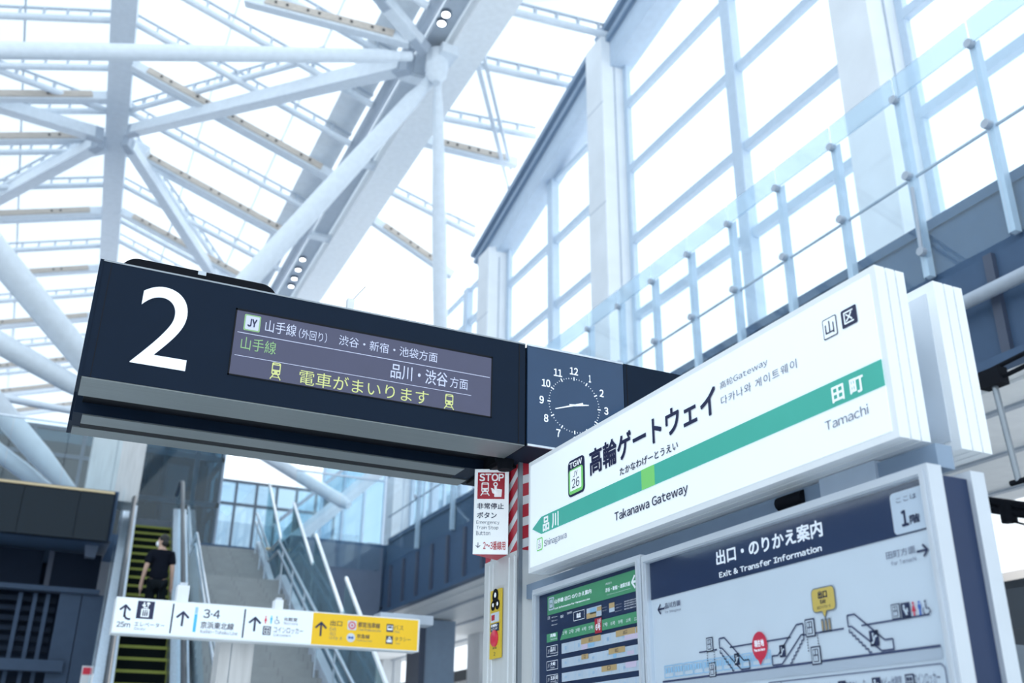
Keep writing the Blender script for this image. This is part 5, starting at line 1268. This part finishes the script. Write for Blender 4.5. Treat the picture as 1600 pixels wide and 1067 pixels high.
# low rounded box on top with a white tag, little antenna
tb = thing('rooftop_box', (.44, 4.35, BZ1), 'low black round-ended box lying on top of the departure board', 'box')
a = on(190, 408, 'y', 4.28); b = on(434, 455, 'y', 4.28); zt = on(300, 421, 'y', 4.28).z
MB().poly(Fr((0, 4.28, 0), (1, 0, 0), (0, 0, 1)), [p for p in rrect(a.x, BZ1+.003, b.x, zt, .075, 8)], 0, .34).build('shell', 'rubber', tb)
f9 = Fr((0, 4.278, 0), (1, 0, 0), (0, 0, 1)); u, v = f9.uv(316, 427)
o = MB().rect(f9, u-.018, v-.010, u+.018, v+.010, .001).build('white_tag', 'posterwhite', tb)
o['label'] = 'small white tag'
at = thing('small_antenna', on(548, 478, 'y', 4.3), 'tiny clear device with a wire antenna standing on the departure board', 'antenna')
p = on(547, 480, 'y', 4.2); p.z = BZ1
z_ = on(549, 468, 'y', 4.2).z
MB().box((p.x-.016, 4.19, BZ1), (p.x+.016, 4.22, z_)).build('body', 'signbody', at); MB().box((p.x-.004, 4.185, BZ1), (p.x+.014, 4.19, BZ1+(z_-BZ1)*.6)).build('green_label', 'green', at)
MB().tube([(p.x+.01, 4.2, z_), on(571, 448, 'y', 4.2)], .0018, 6).build('wire', 'trim', at)
t = thing('board_mount', (2.25, 4.5, 3.0), 'dark mounting plate between the striped pillar and the boards above', 'mount')
MB().box((1.96, 4.34, 3.005), (2.5, 4.74, 3.018)).build('plate', 'blackgap', t)

# ================================================================== white and yellow direction sign
HY = 11.0
MT['signface2'] = mat('lit_guidance_sign_face', (.80, .88, .94), .4, emit=.24, var=.008, spec=.2)
hs = thing('direction_sign', (2.4, HY, 2.85), 'long white and yellow guidance sign in front of the escalator and stairs', 'sign')
L5 = crop(160, 900, 3.077)
fh0 = Fr((0, HY, 0), (1, 0, 0), (0, 0, 1))
HX0, HX1, HZ0, HZ1 = .765, 4.03, 2.857, 3.212
MB().box((HX0, HY, HZ0), (HX1, HY+.22, HZ1)).build('casing', 'signbody', hs)
fh = Fr((0, HY-.002, 0), (1, 0, 0), (0, 0, 1))
ysp = fh.uv(*L5(1008, 250))[0]
MB().fbox(fh, HX0+.012, HZ0+.012, ysp, HZ1-.012, -.002, .001).build('white_face', 'signface2', hs)
MB().fbox(fh, ysp, HZ0+.012, HX1-.02, HZ1-.012, -.002, .001).build('yellow_face', 'yellow', hs)['label'] = 'yellow exit section'
m = MB()
for X in (333, 682):
    u = fh.uv(*L5(X, 210))[0]; m.rect(fh, u-.008, HZ0+.03, u+.008, HZ1-.03, .003)
for X, Y in ((385, 206), (732, 232), (1050, 255)):
    u, v = fh.uv(*L5(X, Y)); arrow(m, fh, u, v, .145, 90, .003, .15)
u, v = fh.uv(*L5(108, 170)); arrow(m, fh, u-.0, v+.005, .12, 90, .003, .17); 
P = [(u, v-.03), (u+.01, v-.055), (u+.03, v-.07), (u+.062, v-.072)]; m.pline(fh, P, .02, .003)
m.build('arrow', 'ink', hs)
hq = lambda X, Y: fh.uv(*L5(X, Y))
T = lambda m, s, lb, rt, b=.0: m.tpx(fh, s, L5(*lb), L5(*rt), .003, b)
m = MB(); T(m, '25m', (66, 243), (135, 222), .01); T(m, 'エレベーター', (152, 240), (300, 228)); T(m, '3·4', (484, 200), (568, 165), .01); T(m, '京浜東北線', (470, 250), (633, 228), .01); T(m, 'コインロッカー', (822, 272), (966, 252)); T(m, '化粧室', (872, 215), (938, 202), .01); m.build('lettering', 'ink', hs)
m = MB(); T(m, 'Elevator', (152, 258), (210, 248)); T(m, 'Keihin-Tohoku Line', (470, 274), (650, 268)); T(m, 'Restrooms', (872, 232), (940, 225)); T(m, 'Coin Lockers', (822, 288), (905, 280)); m.build('small_lettering', 'inkl', hs)
m = MB(); T(m, '出口', (1095, 238), (1153, 216), .01); T(m, '都営浅草線', (1228, 245), (1335, 228), .01); T(m, '京急線', (1222, 298), (1285, 282), .01); T(m, 'バス', (1400, 258), (1448, 238)); T(m, 'タクシー', (1405, 312), (1482, 296)); m.build('yellow_section_lettering', 'ink', hs)
m = MB(); T(m, 'Exit', (1093, 262), (1125, 246)); T(m, '出口', (1093, 284), (1120, 268)); T(m, '나가는 곳', (1090, 304), (1152, 292)); T(m, 'Toei Asakusa Line', (1228, 262), (1340, 256)); T(m, 'Keikyu Line', (1222, 314), (1295, 308)); T(m, 'Bus', (1406, 272), (1430, 264)); T(m, 'Taxi', (1408, 328), (1430, 320)); m.build('yellow_section_small_lettering', 'inkl', hs)
u, v = hq(207, 163); pict('lift_cab', 0, 0, .165, .175, u=u, v=v, par=hs, fr_=fh, c=.003, cols=('ink', 'signface'))
u, v = hq(790, 262); pict('locker', 0, 0, .085, .09, u=u, v=v, par=hs, fr_=fh, c=.003, cols=('ink', 'signface'))
u, v = hq(1382, 250); pict('bus', 0, 0, .08, .085, u=u, v=v, par=hs, fr_=fh, c=.003, cols=('ink', 'signface'))
u, v = hq(1379, 307); pict('taxi', 0, 0, .08, .085, u=u, v=v, par=hs, fr_=fh, c=.003, cols=('ink', 'signface'))
u, v = hq(785, 210); m = MB(); woman(m, fh, u, v, .08); m.build('toilet_symbol', 'redl', hs)
u, v = hq(812, 210); m = MB(); man(m, fh, u, v, .08); m.build('toilet_symbol', 'cyan', hs)
u, v = hq(840, 212); m = MB(); chair(m, fh, u, v, .08); m.build('wheelchair_symbol', 'inkl', hs)
a = hq(432, 268); b = hq(462, 150)
cb = MB().rect(fh, a[0], a[1]+.0, b[0], b[1]-.07, .003); cb.mi = 1; cb.rect(fh, a[0], b[1]-.065, b[0], b[1], .003); cb = cb.build('line_colour_bar', ['cyan', 'sky'], hs)
u, v = hq(1200, 237); m = MB(); m.poly(fh, rrect(u-.05, v-.05, u+.05, v+.05, .012), .003); m.mi = 1; m.disc(fh, u, v, .042, .0036); m.mi = 0; m.disc(fh, u, v, .028, .0042); m.mi = 1; m.disc(fh, u, v, .012, .0048); m.build('subway_symbol', ['posterwhite', 'redl'], hs)
u, v = hq(1194, 296); m = MB(); m.disc(fh, u, v, .048, .003); m.mi = 1; m.rect(fh, u-.03, v-.008, u+.03, v+.008, .0036); m.disc(fh, u-.018, v, .014, .004, 12); m.disc(fh, u+.018, v, .014, .004, 12); m.build('rail_symbol', ['posterwhite', 'bluep'], hs)
for k, (px, py, w) in enumerate(((284, 932, .12), (434, 945, .09))):
    p = on(px, py, 'y', HY+.1)
    t = thing('sign_top_box', (p.x, HY+.1, HZ1), ['small white box on top of the guidance sign near its left end', 'smaller white box on top of the guidance sign near its middle'][k], 'box')
    MB().box((p.x-w/2, HY+.03, HZ1), (p.x+w/2, HY+.17, HZ1+(.17, .10)[k])).build('shell', 'signbody', t)
    MB().box((p.x-w/3, HY+.05, HZ1+(.17, .10)[k]), (p.x+w/3, HY+.12, HZ1+(.20, .125)[k])).build('cap', 'frame', t)
p = on(620, 957, 'y', HY+.1)
t = thing('cable_tray', (p.x, HY+.3, HZ1), 'grey tray lying behind the yellow end of the guidance sign', 'tray')
a = on(590, 958, 'y', HY+.35); b = on(660, 958, 'y', HY+.35)
MB().box((a.x, HY+.24, HZ1-.02), (b.x+.1, HY+.5, a.z)).build('body', 'steel_grey', t)
t = thing('sign_pillar', (2.05, HY+.4, 0), 'pale wood-grain pillar holding up the guidance sign', 'pillar')
a = on(341, 1030, 'y', HY+.22).x; b = on(395, 1030, 'y', HY+.22).x
MB().box((a, HY+.22, 0), (b, HY+.55, 3.0)).build('cladding', 'woodpanel', t)
MB().box((a+.12, HY+.215, 0), (a+.128, HY+.22, 2.85)).build('joint', 'trim', t)
